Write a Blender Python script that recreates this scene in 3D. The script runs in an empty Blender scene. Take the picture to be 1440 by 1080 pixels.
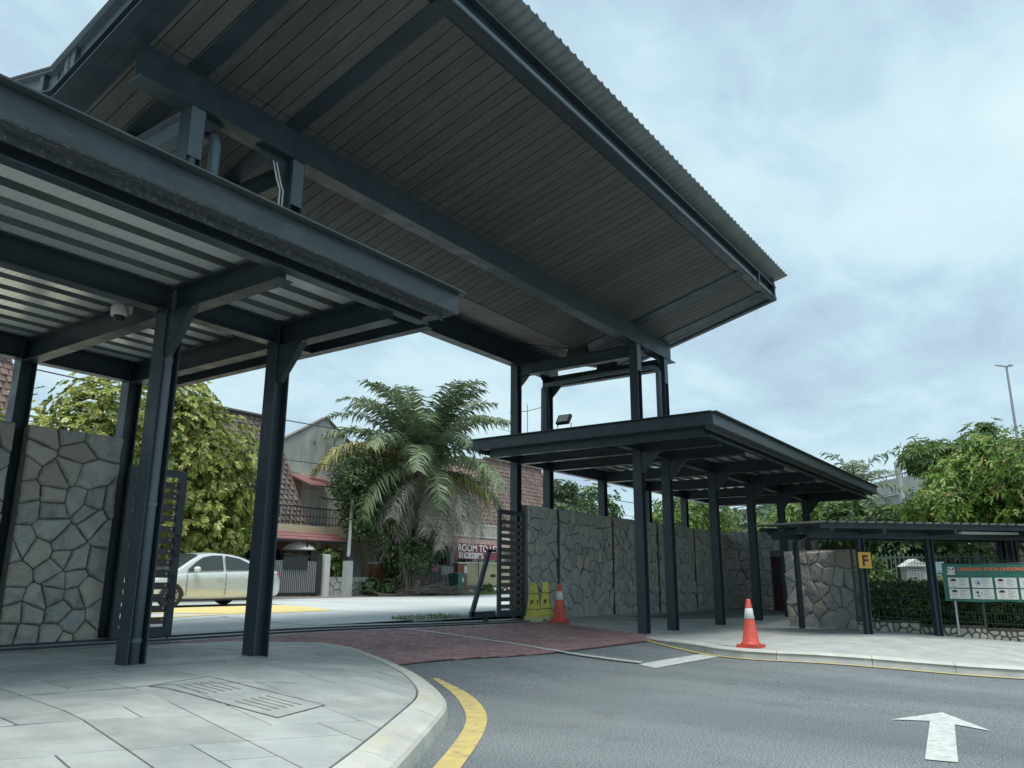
import bpy, bmesh, math, random
import numpy as np
from mathutils import Vector, Matrix

random.seed(7)
RNG = np.random.default_rng(11)
S = bpy.context.scene
COL = S.collection

# ------------------------------------------------------------------ camera
YAW, PITCH, ROLL, FPX = 0.615088937, 0.244330401, 0.00475354880, 1103.97574
EYE = Vector((0, 0, 1.2))
cam_d = bpy.data.cameras.new('camera')
cam = bpy.data.objects.new('camera', cam_d)
COL.objects.link(cam)
S.camera = cam
Fh = Vector((math.cos(YAW), math.sin(YAW), 0)); Rh = Vector((math.sin(YAW), -math.cos(YAW), 0)); Zv = Vector((0, 0, 1))
Fw = Fh * math.cos(PITCH) + Zv * math.sin(PITCH); U0 = -Fh * math.sin(PITCH) + Zv * math.cos(PITCH)
Xc = Rh * math.cos(ROLL) + U0 * math.sin(ROLL); Uc = -Rh * math.sin(ROLL) + U0 * math.cos(ROLL)
M = Matrix((Xc, Uc, -Fw)).transposed().to_4x4(); M.translation = EYE
cam.matrix_world = M
cam_d.sensor_fit = 'HORIZONTAL'; cam_d.sensor_width = 36
cam_d.lens = 36 * FPX / 1440
cam_d.clip_start = 0.05; cam_d.clip_end = 3000

# ------------------------------------------------------------------ world and sun
W = bpy.data.worlds.new('World'); S.world = W; W.use_nodes = True
nt = W.node_tree; nt.nodes.clear()
def N(t, tree=None, **kw):
    n = (tree or nt).nodes.new(t)
    for k, v in kw.items(): setattr(n, k, v)
    return n
SUN_EL, SUN_ROT = math.radians(72), math.radians(-120)
out = N('ShaderNodeOutputWorld'); bg = N('ShaderNodeBackground'); sky = N('ShaderNodeTexSky')
sky.sky_type = 'NISHITA'; sky.sun_disc = False; sky.sun_elevation = SUN_EL; sky.sun_rotation = SUN_ROT
sky.air_density = 1.0; sky.dust_density = 2.0
tc = N('ShaderNodeTexCoord'); sep = N('ShaderNodeSeparateXYZ')
nt.links.new(tc.outputs['Generated'], sep.inputs[0])
addz = N('ShaderNodeMath', operation='ADD'); addz.inputs[1].default_value = 0.22
mxz = N('ShaderNodeMath', operation='MAXIMUM'); mxz.inputs[1].default_value = 0.2
nt.links.new(sep.outputs[2], addz.inputs[0]); nt.links.new(addz.outputs[0], mxz.inputs[0])
dx = N('ShaderNodeMath', operation='DIVIDE'); dy = N('ShaderNodeMath', operation='DIVIDE')
for d, i in ((dx, 0), (dy, 1)):
    nt.links.new(sep.outputs[i], d.inputs[0]); nt.links.new(mxz.outputs[0], d.inputs[1])
cmb = N('ShaderNodeCombineXYZ'); nt.links.new(dx.outputs[0], cmb.inputs[0]); nt.links.new(dy.outputs[0], cmb.inputs[1])
nz1 = N('ShaderNodeTexNoise'); nz1.inputs['Scale'].default_value = 1.15; nz1.inputs['Detail'].default_value = 7; nz1.inputs['Roughness'].default_value = 0.48
nz1.inputs['Distortion'].default_value = 0.35
nz2 = N('ShaderNodeTexNoise'); nz2.inputs['Scale'].default_value = 4.2; nz2.inputs['Detail'].default_value = 8; nz2.inputs['Roughness'].default_value = 0.58; nz2.inputs['Distortion'].default_value = 0.5
mp2 = N('ShaderNodeMapping'); mp2.inputs['Rotation'].default_value = (0, 0, 0.6); mp2.inputs['Scale'].default_value = (1.0, 1.5, 1)
mp2.inputs['Location'].default_value = (3.1, 1.7, 0)
nt.links.new(cmb.outputs[0], nz1.inputs['Vector']); nt.links.new(cmb.outputs[0], mp2.inputs[0]); nt.links.new(mp2.outputs[0], nz2.inputs['Vector'])
mixn = N('ShaderNodeMath', operation='MULTIPLY_ADD'); mixn.inputs[1].default_value = 0.35
nt.links.new(nz2.outputs['Fac'], mixn.inputs[0]); nt.links.new(nz1.outputs['Fac'], mixn.inputs[2])
cr = N('ShaderNodeValToRGB'); e = cr.color_ramp.elements
e[0].position = 0.48; e[0].color = (3.5, 4.7, 5.9, 1)
e[1].position = 0.88; e[1].color = (6.3, 7.9, 8.4, 1)
m_ = cr.color_ramp.elements.new(0.62); m_.color = (4.4, 6.0, 7.1, 1)
m_ = cr.color_ramp.elements.new(0.72); m_.color = (5.4, 7.2, 7.9, 1)
nt.links.new(mixn.outputs[0], cr.inputs[0])
hor = N('ShaderNodeMapRange'); hor.inputs[1].default_value = 0.0; hor.inputs[2].default_value = 0.35; hor.inputs[3].default_value = 0.5; hor.inputs[4].default_value = 0.0
nt.links.new(sep.outputs[2], hor.inputs[0])
hmix = N('ShaderNodeMixRGB'); hmix.inputs[2].default_value = (4.9, 6.6, 7.4, 1)
nt.links.new(hor.outputs[0], hmix.inputs[0]); nt.links.new(cr.outputs[0], hmix.inputs[1])
cmix = N('ShaderNodeMixRGB'); cmix.inputs[0].default_value = 0.93
nt.links.new(sky.outputs[0], cmix.inputs[1]); nt.links.new(hmix.outputs[0], cmix.inputs[2])
nt.links.new(cmix.outputs[0], bg.inputs[0]); bg.inputs[1].default_value = 0.0505
nt.links.new(bg.outputs[0], out.inputs[0])

sun_d = bpy.data.lights.new('sun', 'SUN'); sun_d.energy = 1.5; sun_d.angle = math.radians(32); sun_d.color = (1.0, 0.97, 0.90)
sun = bpy.data.objects.new('sun', sun_d); COL.objects.link(sun)
az = math.pi / 2 - SUN_ROT
sdir = Vector((math.cos(az) * math.cos(SUN_EL), math.sin(az) * math.cos(SUN_EL), math.sin(SUN_EL)))
# nishita: rotation 0 -> +Y, clockwise
sdir = Vector((math.sin(SUN_ROT) * math.cos(SUN_EL), math.cos(SUN_ROT) * math.cos(SUN_EL), math.sin(SUN_EL)))
sun.rotation_euler = sdir.to_track_quat('Z', 'Y').to_euler()
sun.location = (0, 0, 40)
S.view_settings.view_transform = 'Standard'; S.view_settings.look = 'None'
S.view_settings.exposure = 1.28; S.view_settings.gamma = 1.0; S.view_settings.use_curve_mapping = False
S.render.engine = 'CYCLES'

# ------------------------------------------------------------------ materials
def mat(name, col, rough=0.6, metal=0.0, var=0.0, vscale=3.0, bump=0.0, bscale=40.0, col2=None, spec=0.5,
        rand=0.0, island=0.0, stain=None, stain_amt=0.0, stain_scale=1.0, coat=0.0, trans=0.0, dist=0.01, stretch=None, rvar=0.0):
    """procedural principled: base colour mixed with a second by noise, optional per-object / per-island value change, stains, bump"""
    m = bpy.data.materials.new(name); m.use_nodes = True
    t = m.node_tree; t.nodes.clear(); L = t.links.new
    o = N('ShaderNodeOutputMaterial', t); p = N('ShaderNodeBsdfPrincipled', t)
    p.inputs['Roughness'].default_value = rough; p.inputs['Metallic'].default_value = metal
    p.inputs['Specular IOR Level'].default_value = spec
    if coat: p.inputs['Coat Weight'].default_value = coat; p.inputs['Coat Roughness'].default_value = 0.04
    g = N('ShaderNodeNewGeometry', t); pos = g.outputs['Position']
    if stretch:
        mp = N('ShaderNodeMapping', t); mp.inputs['Scale'].default_value = stretch; L(pos, mp.inputs[0]); pos = mp.outputs[0]
    cur = None
    c1 = (*col, 1)
    if col2 or var:
        n = N('ShaderNodeTexNoise', t); n.inputs['Scale'].default_value = vscale; n.inputs['Detail'].default_value = 6; n.inputs['Roughness'].default_value = 0.62
        L(pos, n.inputs['Vector'])
        r = N('ShaderNodeValToRGB', t); r.color_ramp.elements[0].position = 0.34; r.color_ramp.elements[1].position = 0.66
        b = col2 if col2 else tuple(c * (1 + var) for c in col)
        a = col if col2 else tuple(c * (1 - var) for c in col)
        r.color_ramp.elements[0].color = (*a, 1); r.color_ramp.elements[1].color = (*b, 1)
        L(n.outputs['Fac'], r.inputs[0]); cur = r.outputs[0]
    if stain:
        n = N('ShaderNodeTexNoise', t); n.inputs['Scale'].default_value = stain_scale; n.inputs['Detail'].default_value = 8; n.inputs['Roughness'].default_value = 0.7
        L(pos, n.inputs['Vector'])
        mr = N('ShaderNodeMapRange', t); mr.inputs[1].default_value = 0.5; mr.inputs[2].default_value = 0.68; mr.inputs[3].default_value = 0; mr.inputs[4].default_value = stain_amt
        L(n.outputs['Fac'], mr.inputs[0])
        mx = N('ShaderNodeMixRGB', t); mx.inputs[2].default_value = (*stain, 1); L(mr.outputs[0], mx.inputs[0])
        if cur: L(cur, mx.inputs[1])
        else: mx.inputs[1].default_value = c1
        cur = mx.outputs[0]
    for amt, src in ((rand, 'obj'), (island, 'isl')):
        if not amt: continue
        if src == 'obj': oi = N('ShaderNodeObjectInfo', t); rnd = oi.outputs['Random']
        else: rnd = g.outputs['Random Per Island']
        mr = N('ShaderNodeMapRange', t); mr.inputs[3].default_value = 1 - amt; mr.inputs[4].default_value = 1 + amt; L(rnd, mr.inputs[0])
        hs = N('ShaderNodeHueSaturation', t); L(mr.outputs[0], hs.inputs['Value'])
        if cur: L(cur, hs.inputs['Color'])
        else: hs.inputs['Color'].default_value = c1
        cur = hs.outputs[0]
    if cur: L(cur, p.inputs['Base Color'])
    else: p.inputs['Base Color'].default_value = c1
    if rvar:
        n = N('ShaderNodeTexNoise', t); n.inputs['Scale'].default_value = vscale * 1.7; n.inputs['Detail'].default_value = 5; L(pos, n.inputs['Vector'])
        mr = N('ShaderNodeMapRange', t); mr.inputs[1].default_value = 0.3; mr.inputs[2].default_value = 0.7
        mr.inputs[3].default_value = max(0.02, rough - rvar); mr.inputs[4].default_value = min(1, rough + rvar); L(n.outputs['Fac'], mr.inputs[0]); L(mr.outputs[0], p.inputs['Roughness'])
    if bump:
        n = N('ShaderNodeTexNoise', t); n.inputs['Scale'].default_value = bscale; n.inputs['Detail'].default_value = 5; n.inputs['Roughness'].default_value = 0.65
        L(pos, n.inputs['Vector'])
        bn = N('ShaderNodeBump', t); bn.inputs['Strength'].default_value = bump; bn.inputs['Distance'].default_value = dist
        L(n.outputs['Fac'], bn.inputs['Height']); L(bn.outputs[0], p.inputs['Normal'])
    if trans:
        tr = N('ShaderNodeBsdfTranslucent', t); ms = N('ShaderNodeMixShader', t); ms.inputs[0].default_value = trans
        if cur: L(cur, tr.inputs[0])
        else: tr.inputs[0].default_value = c1
        L(p.outputs[0], ms.inputs[1]); L(tr.outputs[0], ms.inputs[2]); L(ms.outputs[0], o.inputs[0])
    else: L(p.outputs[0], o.inputs[0])

    return m

M_STEEL = mat('blue_grey_steel_paint', (0.028, 0.044, 0.055), 0.42, var=0.12, vscale=2.5, bump=0.05, bscale=60, stain=(0.06, 0.07, 0.075), stain_amt=0.35, stain_scale=3.5, spec=0.4, rvar=0.1)
M_GUTTER = mat('weathered_gutter_paint', (0.048, 0.064, 0.075), 0.42, var=0.18, vscale=5, stain=(0.13, 0.14, 0.13), stain_amt=0.4, stain_scale=9, spec=0.4, bump=0.1, bscale=30, stretch=(0.25, 1, 1))
M_PEEL = mat('peeling_gutter_lip', (0.045, 0.056, 0.062), 0.7, stain=(0.30, 0.30, 0.27), stain_amt=0.45, stain_scale=22, bump=0.2, bscale=20)
M_PIPE = mat('grey_pipe_paint', (0.12, 0.155, 0.18), 0.45, var=0.1, vscale=3, spec=0.4)
M_PLATE = mat('light_grey_cover_plate', (0.10, 0.13, 0.155), 0.5, var=0.08, vscale=4)
M_SOFFIT = mat('brown_grey_soffit_board', (0.092, 0.091, 0.087), 0.6, var=0.16, vscale=6, stretch=(3, 0.4, 1), rand=0.13, stain=(0.055, 0.055, 0.052), stain_amt=0.5, stain_scale=1.6, bump=0.05, bscale=30)
M_ROOFSHEET = mat('grey_corrugated_sheet', (0.27, 0.305, 0.315), 0.45, metal=0.2, var=0.15, vscale=2, stain=(0.22, 0.22, 0.20), stain_amt=0.5, stain_scale=1.5)
M_DARK = mat('dark_recess', (0.02, 0.022, 0.025), 0.8)
M_BLACKPL = mat('black_plastic', (0.015, 0.016, 0.018), 0.4)
M_CONC = mat('stamped_concrete', (0.31, 0.335, 0.33), 0.55, col2=(0.44, 0.465, 0.455), vscale=1.6, stain=(0.25, 0.265, 0.26), stain_amt=0.6, stain_scale=2.2, rand=0.11, bump=0.5, bscale=14, dist=0.012, rvar=0.15)
M_CONC_R = mat('grey_sidewalk_concrete', (0.34, 0.36, 0.355), 0.75, col2=(0.44, 0.46, 0.45), vscale=2.0, stain=(0.22, 0.23, 0.22), stain_amt=0.5, stain_scale=3, rand=0.05, bump=0.3, bscale=16, dist=0.01)
M_JOINT = mat('pavement_joint_dirt', (0.13, 0.138, 0.135), 0.9, var=0.3, vscale=10)
M_KERB = mat('kerb_concrete_old_yellow', (0.42, 0.435, 0.415), 0.7, col2=(0.55, 0.56, 0.52), vscale=3.0, stain=(0.56, 0.49, 0.27), stain_amt=0.6, stain_scale=2.1, bump=0.4, bscale=22, dist=0.01)
M_STONE = mat('grey_cladding_stone', (0.34, 0.355, 0.345), 0.8, col2=(0.47, 0.46, 0.42), vscale=3.5, rand=0.12, bump=1.0, bscale=11, dist=0.05, stain=(0.20, 0.205, 0.195), stain_amt=0.6, stain_scale=5)
M_STONE_T = mat('tan_cladding_stone', (0.46, 0.42, 0.34), 0.8, col2=(0.40, 0.39, 0.35), vscale=3.0, rand=0.18, bump=1.0, bscale=11, dist=0.05)
M_MORTAR = mat('dark_stone_mortar', (0.135, 0.14, 0.136), 0.9, var=0.25, vscale=12)
M_PAINTY = mat('worn_yellow_paint', (0.56, 0.45, 0.17), 0.65, var=0.12, vscale=6, stain=(0.24, 0.22, 0.17), stain_amt=0.75, stain_scale=8, bump=0.2, bscale=60)
M_PAINTY2 = mat('faded_yellow_road_paint', (0.70, 0.56, 0.22), 0.7, var=0.12, vscale=3, stain=(0.36, 0.34, 0.27), stain_amt=0.6, stain_scale=3)
M_PAINTW = mat('worn_white_paint', (0.56, 0.60, 0.575), 0.6, var=0.08, vscale=6, stain=(0.24, 0.25, 0.25), stain_amt=0.8, stain_scale=13, bump=0.2, bscale=60)
M_GALV = None

def asphalt(name, c1, c2, sp, stains):
    m = bpy.data.materials.new(name); m.use_nodes = True; t = m.node_tree; t.nodes.clear(); L = t.links.new
    o = N('ShaderNodeOutputMaterial', t); p = N('ShaderNodeBsdfPrincipled', t); g = N('ShaderNodeNewGeometry', t)
    p.inputs['Roughness'].default_value = 0.72; p.inputs['Specular IOR Level'].default_value = 0.35
    n1 = N('ShaderNodeTexNoise', t); n1.inputs['Scale'].default_value = 0.45; n1.inputs['Detail'].default_value = 6; n1.inputs['Roughness'].default_value = 0.6
    mp = N('ShaderNodeMapping', t); mp.inputs['Rotation'].default_value = (0, 0, 0.5); mp.inputs['Scale'].default_value = (1, 0.35, 1)
    L(g.outputs['Position'], mp.inputs[0]); L(mp.outputs[0], n1.inputs['Vector'])
    r1 = N('ShaderNodeValToRGB', t); r1.color_ramp.elements[0].position = 0.35; r1.color_ramp.elements[1].position = 0.65
    r1.color_ramp.elements[0].color = (*c1, 1); r1.color_ramp.elements[1].color = (*c2, 1); L(n1.outputs['Fac'], r1.inputs[0])
    v = N('ShaderNodeTexVoronoi', t); v.inputs['Scale'].default_value = 95; L(g.outputs['Position'], v.inputs['Vector'])
    n2 = N('ShaderNodeTexNoise', t); n2.inputs['Scale'].default_value = 70; n2.inputs['Detail'].default_value = 3; L(g.outputs['Position'], n2.inputs['Vector'])
    r2 = N('ShaderNodeValToRGB', t); r2.color_ramp.elements[0].position = 0.42; r2.color_ramp.elements[1].position = 0.66
    r2.color_ramp.elements[0].color = (1 - sp, 1 - sp, 1 - sp, 1); r2.color_ramp.elements[1].color = (1 + sp * 1.6,) * 3 + (1,)
    L(n2.outputs['Fac'], r2.inputs[0])
    mx = N('ShaderNodeMixRGB', t); mx.blend_type = 'MULTIPLY'; mx.inputs[0].default_value = 1; L(r1.outputs[0], mx.inputs[1]); L(r2.outputs[0], mx.inputs[2])
    n3 = N('ShaderNodeTexNoise', t); n3.inputs['Scale'].default_value = 1.7; n3.inputs['Detail'].default_value = 8; n3.inputs['Roughness'].default_value = 0.7; L(g.outputs['Position'], n3.inputs['Vector'])
    mr = N('ShaderNodeMapRange', t); mr.inputs[1].default_value = 0.55; mr.inputs[2].default_value = 0.75; mr.inputs[4].default_value = stains; L(n3.outputs['Fac'], mr.inputs[0])
    mx2 = N('ShaderNodeMixRGB', t); L(mr.outputs[0], mx2.inputs[0]); L(mx.outputs[0], mx2.inputs[1]); mx2.inputs[2].default_value = tuple(c * 0.5 for c in c1) + (1,)
    L(mx2.outputs[0], p.inputs['Base Color'])
    b = N('ShaderNodeBump', t); b.inputs['Strength'].default_value = 0.4; b.inputs['Distance'].default_value = 0.005; L(v.outputs['Distance'], b.inputs['Height']); L(b.outputs[0], p.inputs['Normal'])
    L(p.outputs[0], o.inputs[0]); return m
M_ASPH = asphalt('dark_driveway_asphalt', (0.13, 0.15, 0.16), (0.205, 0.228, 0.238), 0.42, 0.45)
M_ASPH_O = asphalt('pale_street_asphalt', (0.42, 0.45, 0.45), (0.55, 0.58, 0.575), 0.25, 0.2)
M_PAVER = mat('red_clay_paver', (0.26, 0.155, 0.16), 0.8, col2=(0.34, 0.205, 0.205), vscale=1.1, island=0.18, bump=0.3, bscale=60, stain=(0.16, 0.12, 0.115), stain_amt=0.5, stain_scale=2.5)
M_PAVER_J = mat('red_paver_joint', (0.085, 0.06, 0.06), 0.9)
M_GRASS = mat('verge_grass', (0.075, 0.115, 0.035), 0.9, col2=(0.14, 0.15, 0.06), vscale=3, bump=0.5, bscale=40)
M_DIRT = mat('bare_verge_soil', (0.19, 0.175, 0.15), 0.95, col2=(0.28, 0.26, 0.22), vscale=2, bump=0.5, bscale=15)

# ------------------------------------------------------------------ mesh helpers
class MB:
    def __init__(s): s.v = []; s.f = []; s.mi = []
    def add(s, vs, fs, mi=0):
        b = len(s.v); s.v += [tuple(map(float, p)) for p in vs]; s.f += [tuple(b + i for i in f) for f in fs]; s.mi += [mi] * len(fs); return s
    def box(s, x0, x1, y0, y1, z0, z1, mi=0):
        return s.add([(x0, y0, z0), (x1, y0, z0), (x1, y1, z0), (x0, y1, z0), (x0, y0, z1), (x1, y0, z1), (x1, y1, z1), (x0, y1, z1)],
                     [(0, 3, 2, 1), (4, 5, 6, 7), (0, 1, 5, 4), (1, 2, 6, 5), (2, 3, 7, 6), (3, 0, 4, 7)], mi)
    def bar(s, p0, p1, w, h, up=(0, 0, 1), mi=0):
        """rectangular bar from p0 to p1, w across, h along up"""
        p0, p1 = Vector(p0), Vector(p1); d = (p1 - p0).normalized(); u = Vector(up)
        a = d.cross(u)
        if a.length < 1e-4: u = Vector((1, 0, 0)); a = d.cross(u)
        a.normalize(); b = a.cross(d).normalized()
        c = [(-w / 2, -h / 2), (w / 2, -h / 2), (w / 2, h / 2), (-w / 2, h / 2)]
        vs = [p + a * x + b * y for p in (p0, p1) for x, y in c]
        return s.add(vs, [(0, 1, 2, 3), (7, 6, 5, 4), (0, 4, 5, 1), (1, 5, 6, 2), (2, 6, 7, 3), (3, 7, 4, 0)], mi)
    def prism(s, poly, z0, z1, mi=0):
        n = len(poly); vs = [(x, y, z0) for x, y in poly] + [(x, y, z1) for x, y in poly]
        return s.add(vs, [tuple(range(n))[::-1], tuple(range(n, 2 * n))] + [(i, (i + 1) % n, n + (i + 1) % n, n + i) for i in range(n)], mi)
    def extr(s, poly, o, a, b, c, mi=0):
        """poly in plane (a,b) at o, extruded by vector c"""
        o, a, b, c = map(Vector, (o, a, b, c)); n = len(poly)
        v0 = [o + a * x + b * y for x, y in poly]; vs = v0 + [p + c for p in v0]
        return s.add(vs, [tuple(range(n))[::-1], tuple(range(n, 2 * n))] + [(i, (i + 1) % n, n + (i + 1) % n, n + i) for i in range(n)], mi)
    def tube(s, pts, r, n=8, mi=0, cap=True):
        pts = [Vector(p) for p in pts]; k = len(pts)
        rs = r if isinstance(r, (list, tuple)) else [r] * k
        vs = []; prev = None
        for i, p in enumerate(pts):
            d = (pts[min(i + 1, k - 1)] - pts[max(i - 1, 0)]).normalized()
            u = prev if prev is not None else (Vector((0, 0, 1)) if abs(d.z) < 0.9 else Vector((1, 0, 0)))
            a = d.cross(u).normalized(); b = a.cross(d).normalized(); prev = b
            for j in range(n):
                t = 2 * math.pi * j / n; vs.append(p + (a * math.cos(t) + b * math.sin(t)) * rs[i])
        fs = [(i * n + j, i * n + (j + 1) % n, (i + 1) * n + (j + 1) % n, (i + 1) * n + j) for i in range(k - 1) for j in range(n)]
        if cap: fs += [tuple(range(n))[::-1], tuple(range((k - 1) * n, k * n))]
        return s.add(vs, fs, mi)
    def lathe(s, prof, o=(0, 0, 0), n=20, mi=0):
        vs = []; k = len(prof)
        for r, z in prof:
            for j in range(n):
                t = 2 * math.pi * j / n; vs.append((o[0] + r * math.cos(t), o[1] + r * math.sin(t), o[2] + z))
        fs = [(i * n + j, i * n + (j + 1) % n, (i + 1) * n + (j + 1) % n, (i + 1) * n + j) for i in range(k - 1) for j in range(n)]
        fs += [tuple(range(n))[::-1], tuple(range((k - 1) * n, k * n))]
        return s.add(vs, fs, mi)
    def grid(s, P, mi=0):
        r = len(P); c = len(P[0]); vs = [p for row in P for p in row]
        return s.add(vs, [(i * c + j, i * c + j + 1, (i + 1) * c + j + 1, (i + 1) * c + j) for i in range(r - 1) for j in range(c - 1)], mi)
    def build(s, name, mats, parent=None, smooth=False, kind=None):
        me = bpy.data.meshes.new(name); me.from_pydata(s.v, [], s.f)
        if not isinstance(mats, (list, tuple)): mats = [mats]
        for m in mats: me.materials.append(m)
        if len(mats) > 1: me.polygons.foreach_set('material_index', s.mi)
        if smooth: me.polygons.foreach_set('use_smooth', [True] * len(s.f))
        me.update()
        o = bpy.data.objects.new(name, me); COL.objects.link(o)
        if parent: o.parent = parent
        if kind: o['kind'] = kind
        return o

def empty(name, label, cat, group=None, loc=(0, 0, 0)):
    o = bpy.data.objects.new(name, None); o.empty_display_size = 0.2; COL.objects.link(o); o.location = loc
    o['label'] = label; o['category'] = cat
    if group: o['group'] = group
    return o
def tag(o, label, cat, group=None):
    o['label'] = label; o['category'] = cat
    if group: o['group'] = group
    return o
def copy_tree(o, parent=None, loc=None, rz=None, label=None):
    c = o.copy(); COL.objects.link(c)
    if parent is not None: c.parent = parent
    for ch in [x for x in o.children]: copy_tree(ch, c)
    if loc is not None: c.location = loc
    if rz is not None: c.rotation_euler = (0, 0, rz)
    if label: c['label'] = label
    return c
def link_part(name, me, parent, loc=(0, 0, 0), rot=(0, 0, 0), scale=(1, 1, 1)):
    o = bpy.data.objects.new(name, me); COL.objects.link(o); o.parent = parent; o.location = loc; o.rotation_euler = rot; o.scale = scale; return o
def sm(a, b, x):
    t = min(1, max(0, (x - a) / (b - a))); return t * t * (3 - 2 * t)
def lerp(a, b, t): return a + (b - a) * t

def ibeam(mb, p0, p1, h=0.3, w=0.2, tf=0.014, tw=0.012, up=(0, 0, 1)):
    p0, p1 = Vector(p0), Vector(p1); u = Vector(up).normalized()
    for s in (-1, 1):
        off = u * s * (h / 2 - tf / 2); mb.bar(p0 + off, p1 + off, w, tf, up)
    mb.bar(p0, p1, tw, h - 2 * tf, up)
def hcol(mb, u, v, z0, z1, w=0.2, tf=0.018, tw=0.014):
    """H column: flanges face +-u, open towards +-v"""
    for s in (-1, 1):
        c = u + s * (w / 2 - tf / 2); mb.box(c - tf / 2, c + tf / 2, v - w / 2, v + w / 2, z0, z1)
    mb.box(u - w / 2 + tf, u + w / 2 - tf, v - tw / 2, v + tw / 2, z0, z1)

def text_mesh(body, size, name, m, parent, loc, rot, bold=0.0, depth=0.002, align='CENTER', sx=1.0):
    cu = bpy.data.curves.new(name, 'FONT'); cu.body = body; cu.size = size; cu.align_x = align; cu.extrude = depth; cu.offset = bold
    to = bpy.data.objects.new(name + '_src', cu); COL.objects.link(to)
    dg = bpy.context.evaluated_depsgraph_get(); me = bpy.data.meshes.new_from_object(to.evaluated_get(dg))
    bpy.data.objects.remove(to); me.materials.clear(); me.materials.append(m)
    o = bpy.data.objects.new(name, me); COL.objects.link(o); o.parent = parent; o.location = loc; o.rotation_euler = rot; o.scale = (sx, 1, 1)
    return o

# ------------------------------------------------------------------ ground heights
def G(u, v):
    amp = 0.41 - 0.10 * sm(8, 15, u) * (1 - sm(10.8, 12.5, v))
    z = amp * sm(5.0, 11.5, v)
    return z - 0.15 * (1 - sm(0.5, 4, v)) * sm(8, 13.5, u)
def KH(v): return 0.15 * (1 - sm(6.0, 8.3, v)) + 0.012
# left pavement outline: foot of the kerb, counter-clockwise (u, v)
L_OUT = [(-9, 10.02), (-9, 2.2), (0, 2.35), (1.6, 2.62), (2.9, 3.0), (3.55, 3.33), (4.02, 3.67), (4.63, 4.02), (5.2, 4.35), (5.62, 4.62), (6.0, 4.93), (6.35, 5.3), (6.7, 5.72),
         (7.15, 6.35), (7.6, 7.0), (8.0, 7.6), (8.3, 8.2), (8.42, 8.7), (8.3, 9.15), (8.0, 9.5), (7.55, 9.75), (7.1, 10.02)]
def hull(pts):
    pts = sorted(set(pts)); lo = []; up = []
    for seq, acc in ((pts, lo), (pts[::-1], up)):
        for p in seq:
            while len(acc) > 1 and (acc[-1][0] - acc[-2][0]) * (p[1] - acc[-2][1]) - (acc[-1][1] - acc[-2][1]) * (p[0] - acc[-2][0]) <= 0: acc.pop()
            acc.append(p)
    return lo[:-1] + up[:-1]
def inset(poly, d):
    n = len(poly); res = []
    for i in range(n):
        p0, p1, p2 = (Vector(poly[(i + k) % n]) for k in (-1, 0, 1))
        a = (p1 - p0).normalized(); b = (p2 - p1).normalized()
        na = Vector((-a.y, a.x)); nb = Vector((-b.y, b.x)); m = (na + nb).normalized()
        res.append(tuple(p1 + m * d / max(0.3, m.dot(na))))
    return res
def clip(poly, cl):
    """clip polygon by convex ccw polygon"""
    for i in range(len(cl)):
        ax, ay = cl[i]; bx, by = cl[(i + 1) % len(cl)]; ex, ey = bx - ax, by - ay
        o = []; n = len(poly)
        for j in range(n):
            p, q = poly[j], poly[(j + 1) % n]
            sp = ex * (p[1] - ay) - ey * (p[0] - ax); sq = ex * (q[1] - ay) - ey * (q[0] - ax)
            if sp >= 0: o.append(p)
            if (sp >= 0) != (sq >= 0):
                t = sp / (sp - sq); o.append((p[0] + t * (q[0] - p[0]), p[1] + t * (q[1] - p[1])))
        poly = o
        if len(poly) < 3: return []
    return poly
def dist_in(poly, u, v):
    best = 1e9
    for i in range(len(poly)):
        ax, ay = poly[i]; bx, by = poly[(i + 1) % len(poly)]
        ex, ey = bx - ax, by - ay; t = max(0, min(1, ((u - ax) * ex + (v - ay) * ey) / (ex * ex + ey * ey)))
        best = min(best, math.hypot(u - ax - t * ex, v - ay - t * ey))
    return best
def chaikin(P, n, closed=True):
    for _ in range(n):
        Q = []
        for i in range(len(P) if closed else len(P) - 1):
            a, b = P[i], P[(i + 1) % len(P)]
            Q += [(lerp(a[0], b[0], .25), lerp(a[1], b[1], .25)), (lerp(a[0], b[0], .75), lerp(a[1], b[1], .75))]
        P = Q if closed else [P[0]] + Q[1:-1] + [P[-1]]
    return P
L_OUT = hull(L_OUT); i0 = L_OUT.index((-9, 10.02)); L_OUT = L_OUT[i0:] + L_OUT[:i0]; L_OUT = hull([L_OUT[0]] + chaikin(L_OUT[1:], 2, False)); i0 = L_OUT.index((-9, 10.02)); L_OUT = L_OUT[i0:] + L_OUT[:i0]
LK = L_OUT[1:-1]
def P_L(u, v):
    d = 1e9
    for i in range(len(LK) - 1):
        ax, ay = LK[i]; bx, by = LK[i + 1]; ex, ey = bx - ax, by - ay
        t = max(0, min(1, ((u - ax) * ex + (v - ay) * ey) / (ex * ex + ey * ey))); d = min(d, math.hypot(u - ax - t * ex, v - ay - t * ey))
    k = G(u, v) + KH(v)
    t = min(1, d / 2.0); return k + (0.395 - k) * (t if t < .8 else .8 + (t - .8) * (1 - (t - .8) * 0.0))
KERB_R = [(19.95, -14), (16.9, -6.5), (14.6, -0.5), (14.05, 0.9), (13.35, 2.75), (12.88, 4.05), (12.92, 4.6), (13.2, 5.2), (13.9, 6.1), (14.95, 7.4)]
R_A = hull(KERB_R + [(28.7, 7.4), (28.7, -14)]); R_B = [(14.95, 7.4), (28.7, 7.4), (28.7, 10.62), (15.12, 10.62), (15.12, 8.3)]
def P_R(u, v):
    return G(u, v) + 0.12 * (1 - sm(5.5, 7.6, v)) + 0.014 + 0.05 * sm(13, 18, u) * (1 - sm(3.5, 6, v)) - 0.06 * sm(15.6, 27, u) * sm(7, 10.5, v)

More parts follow.
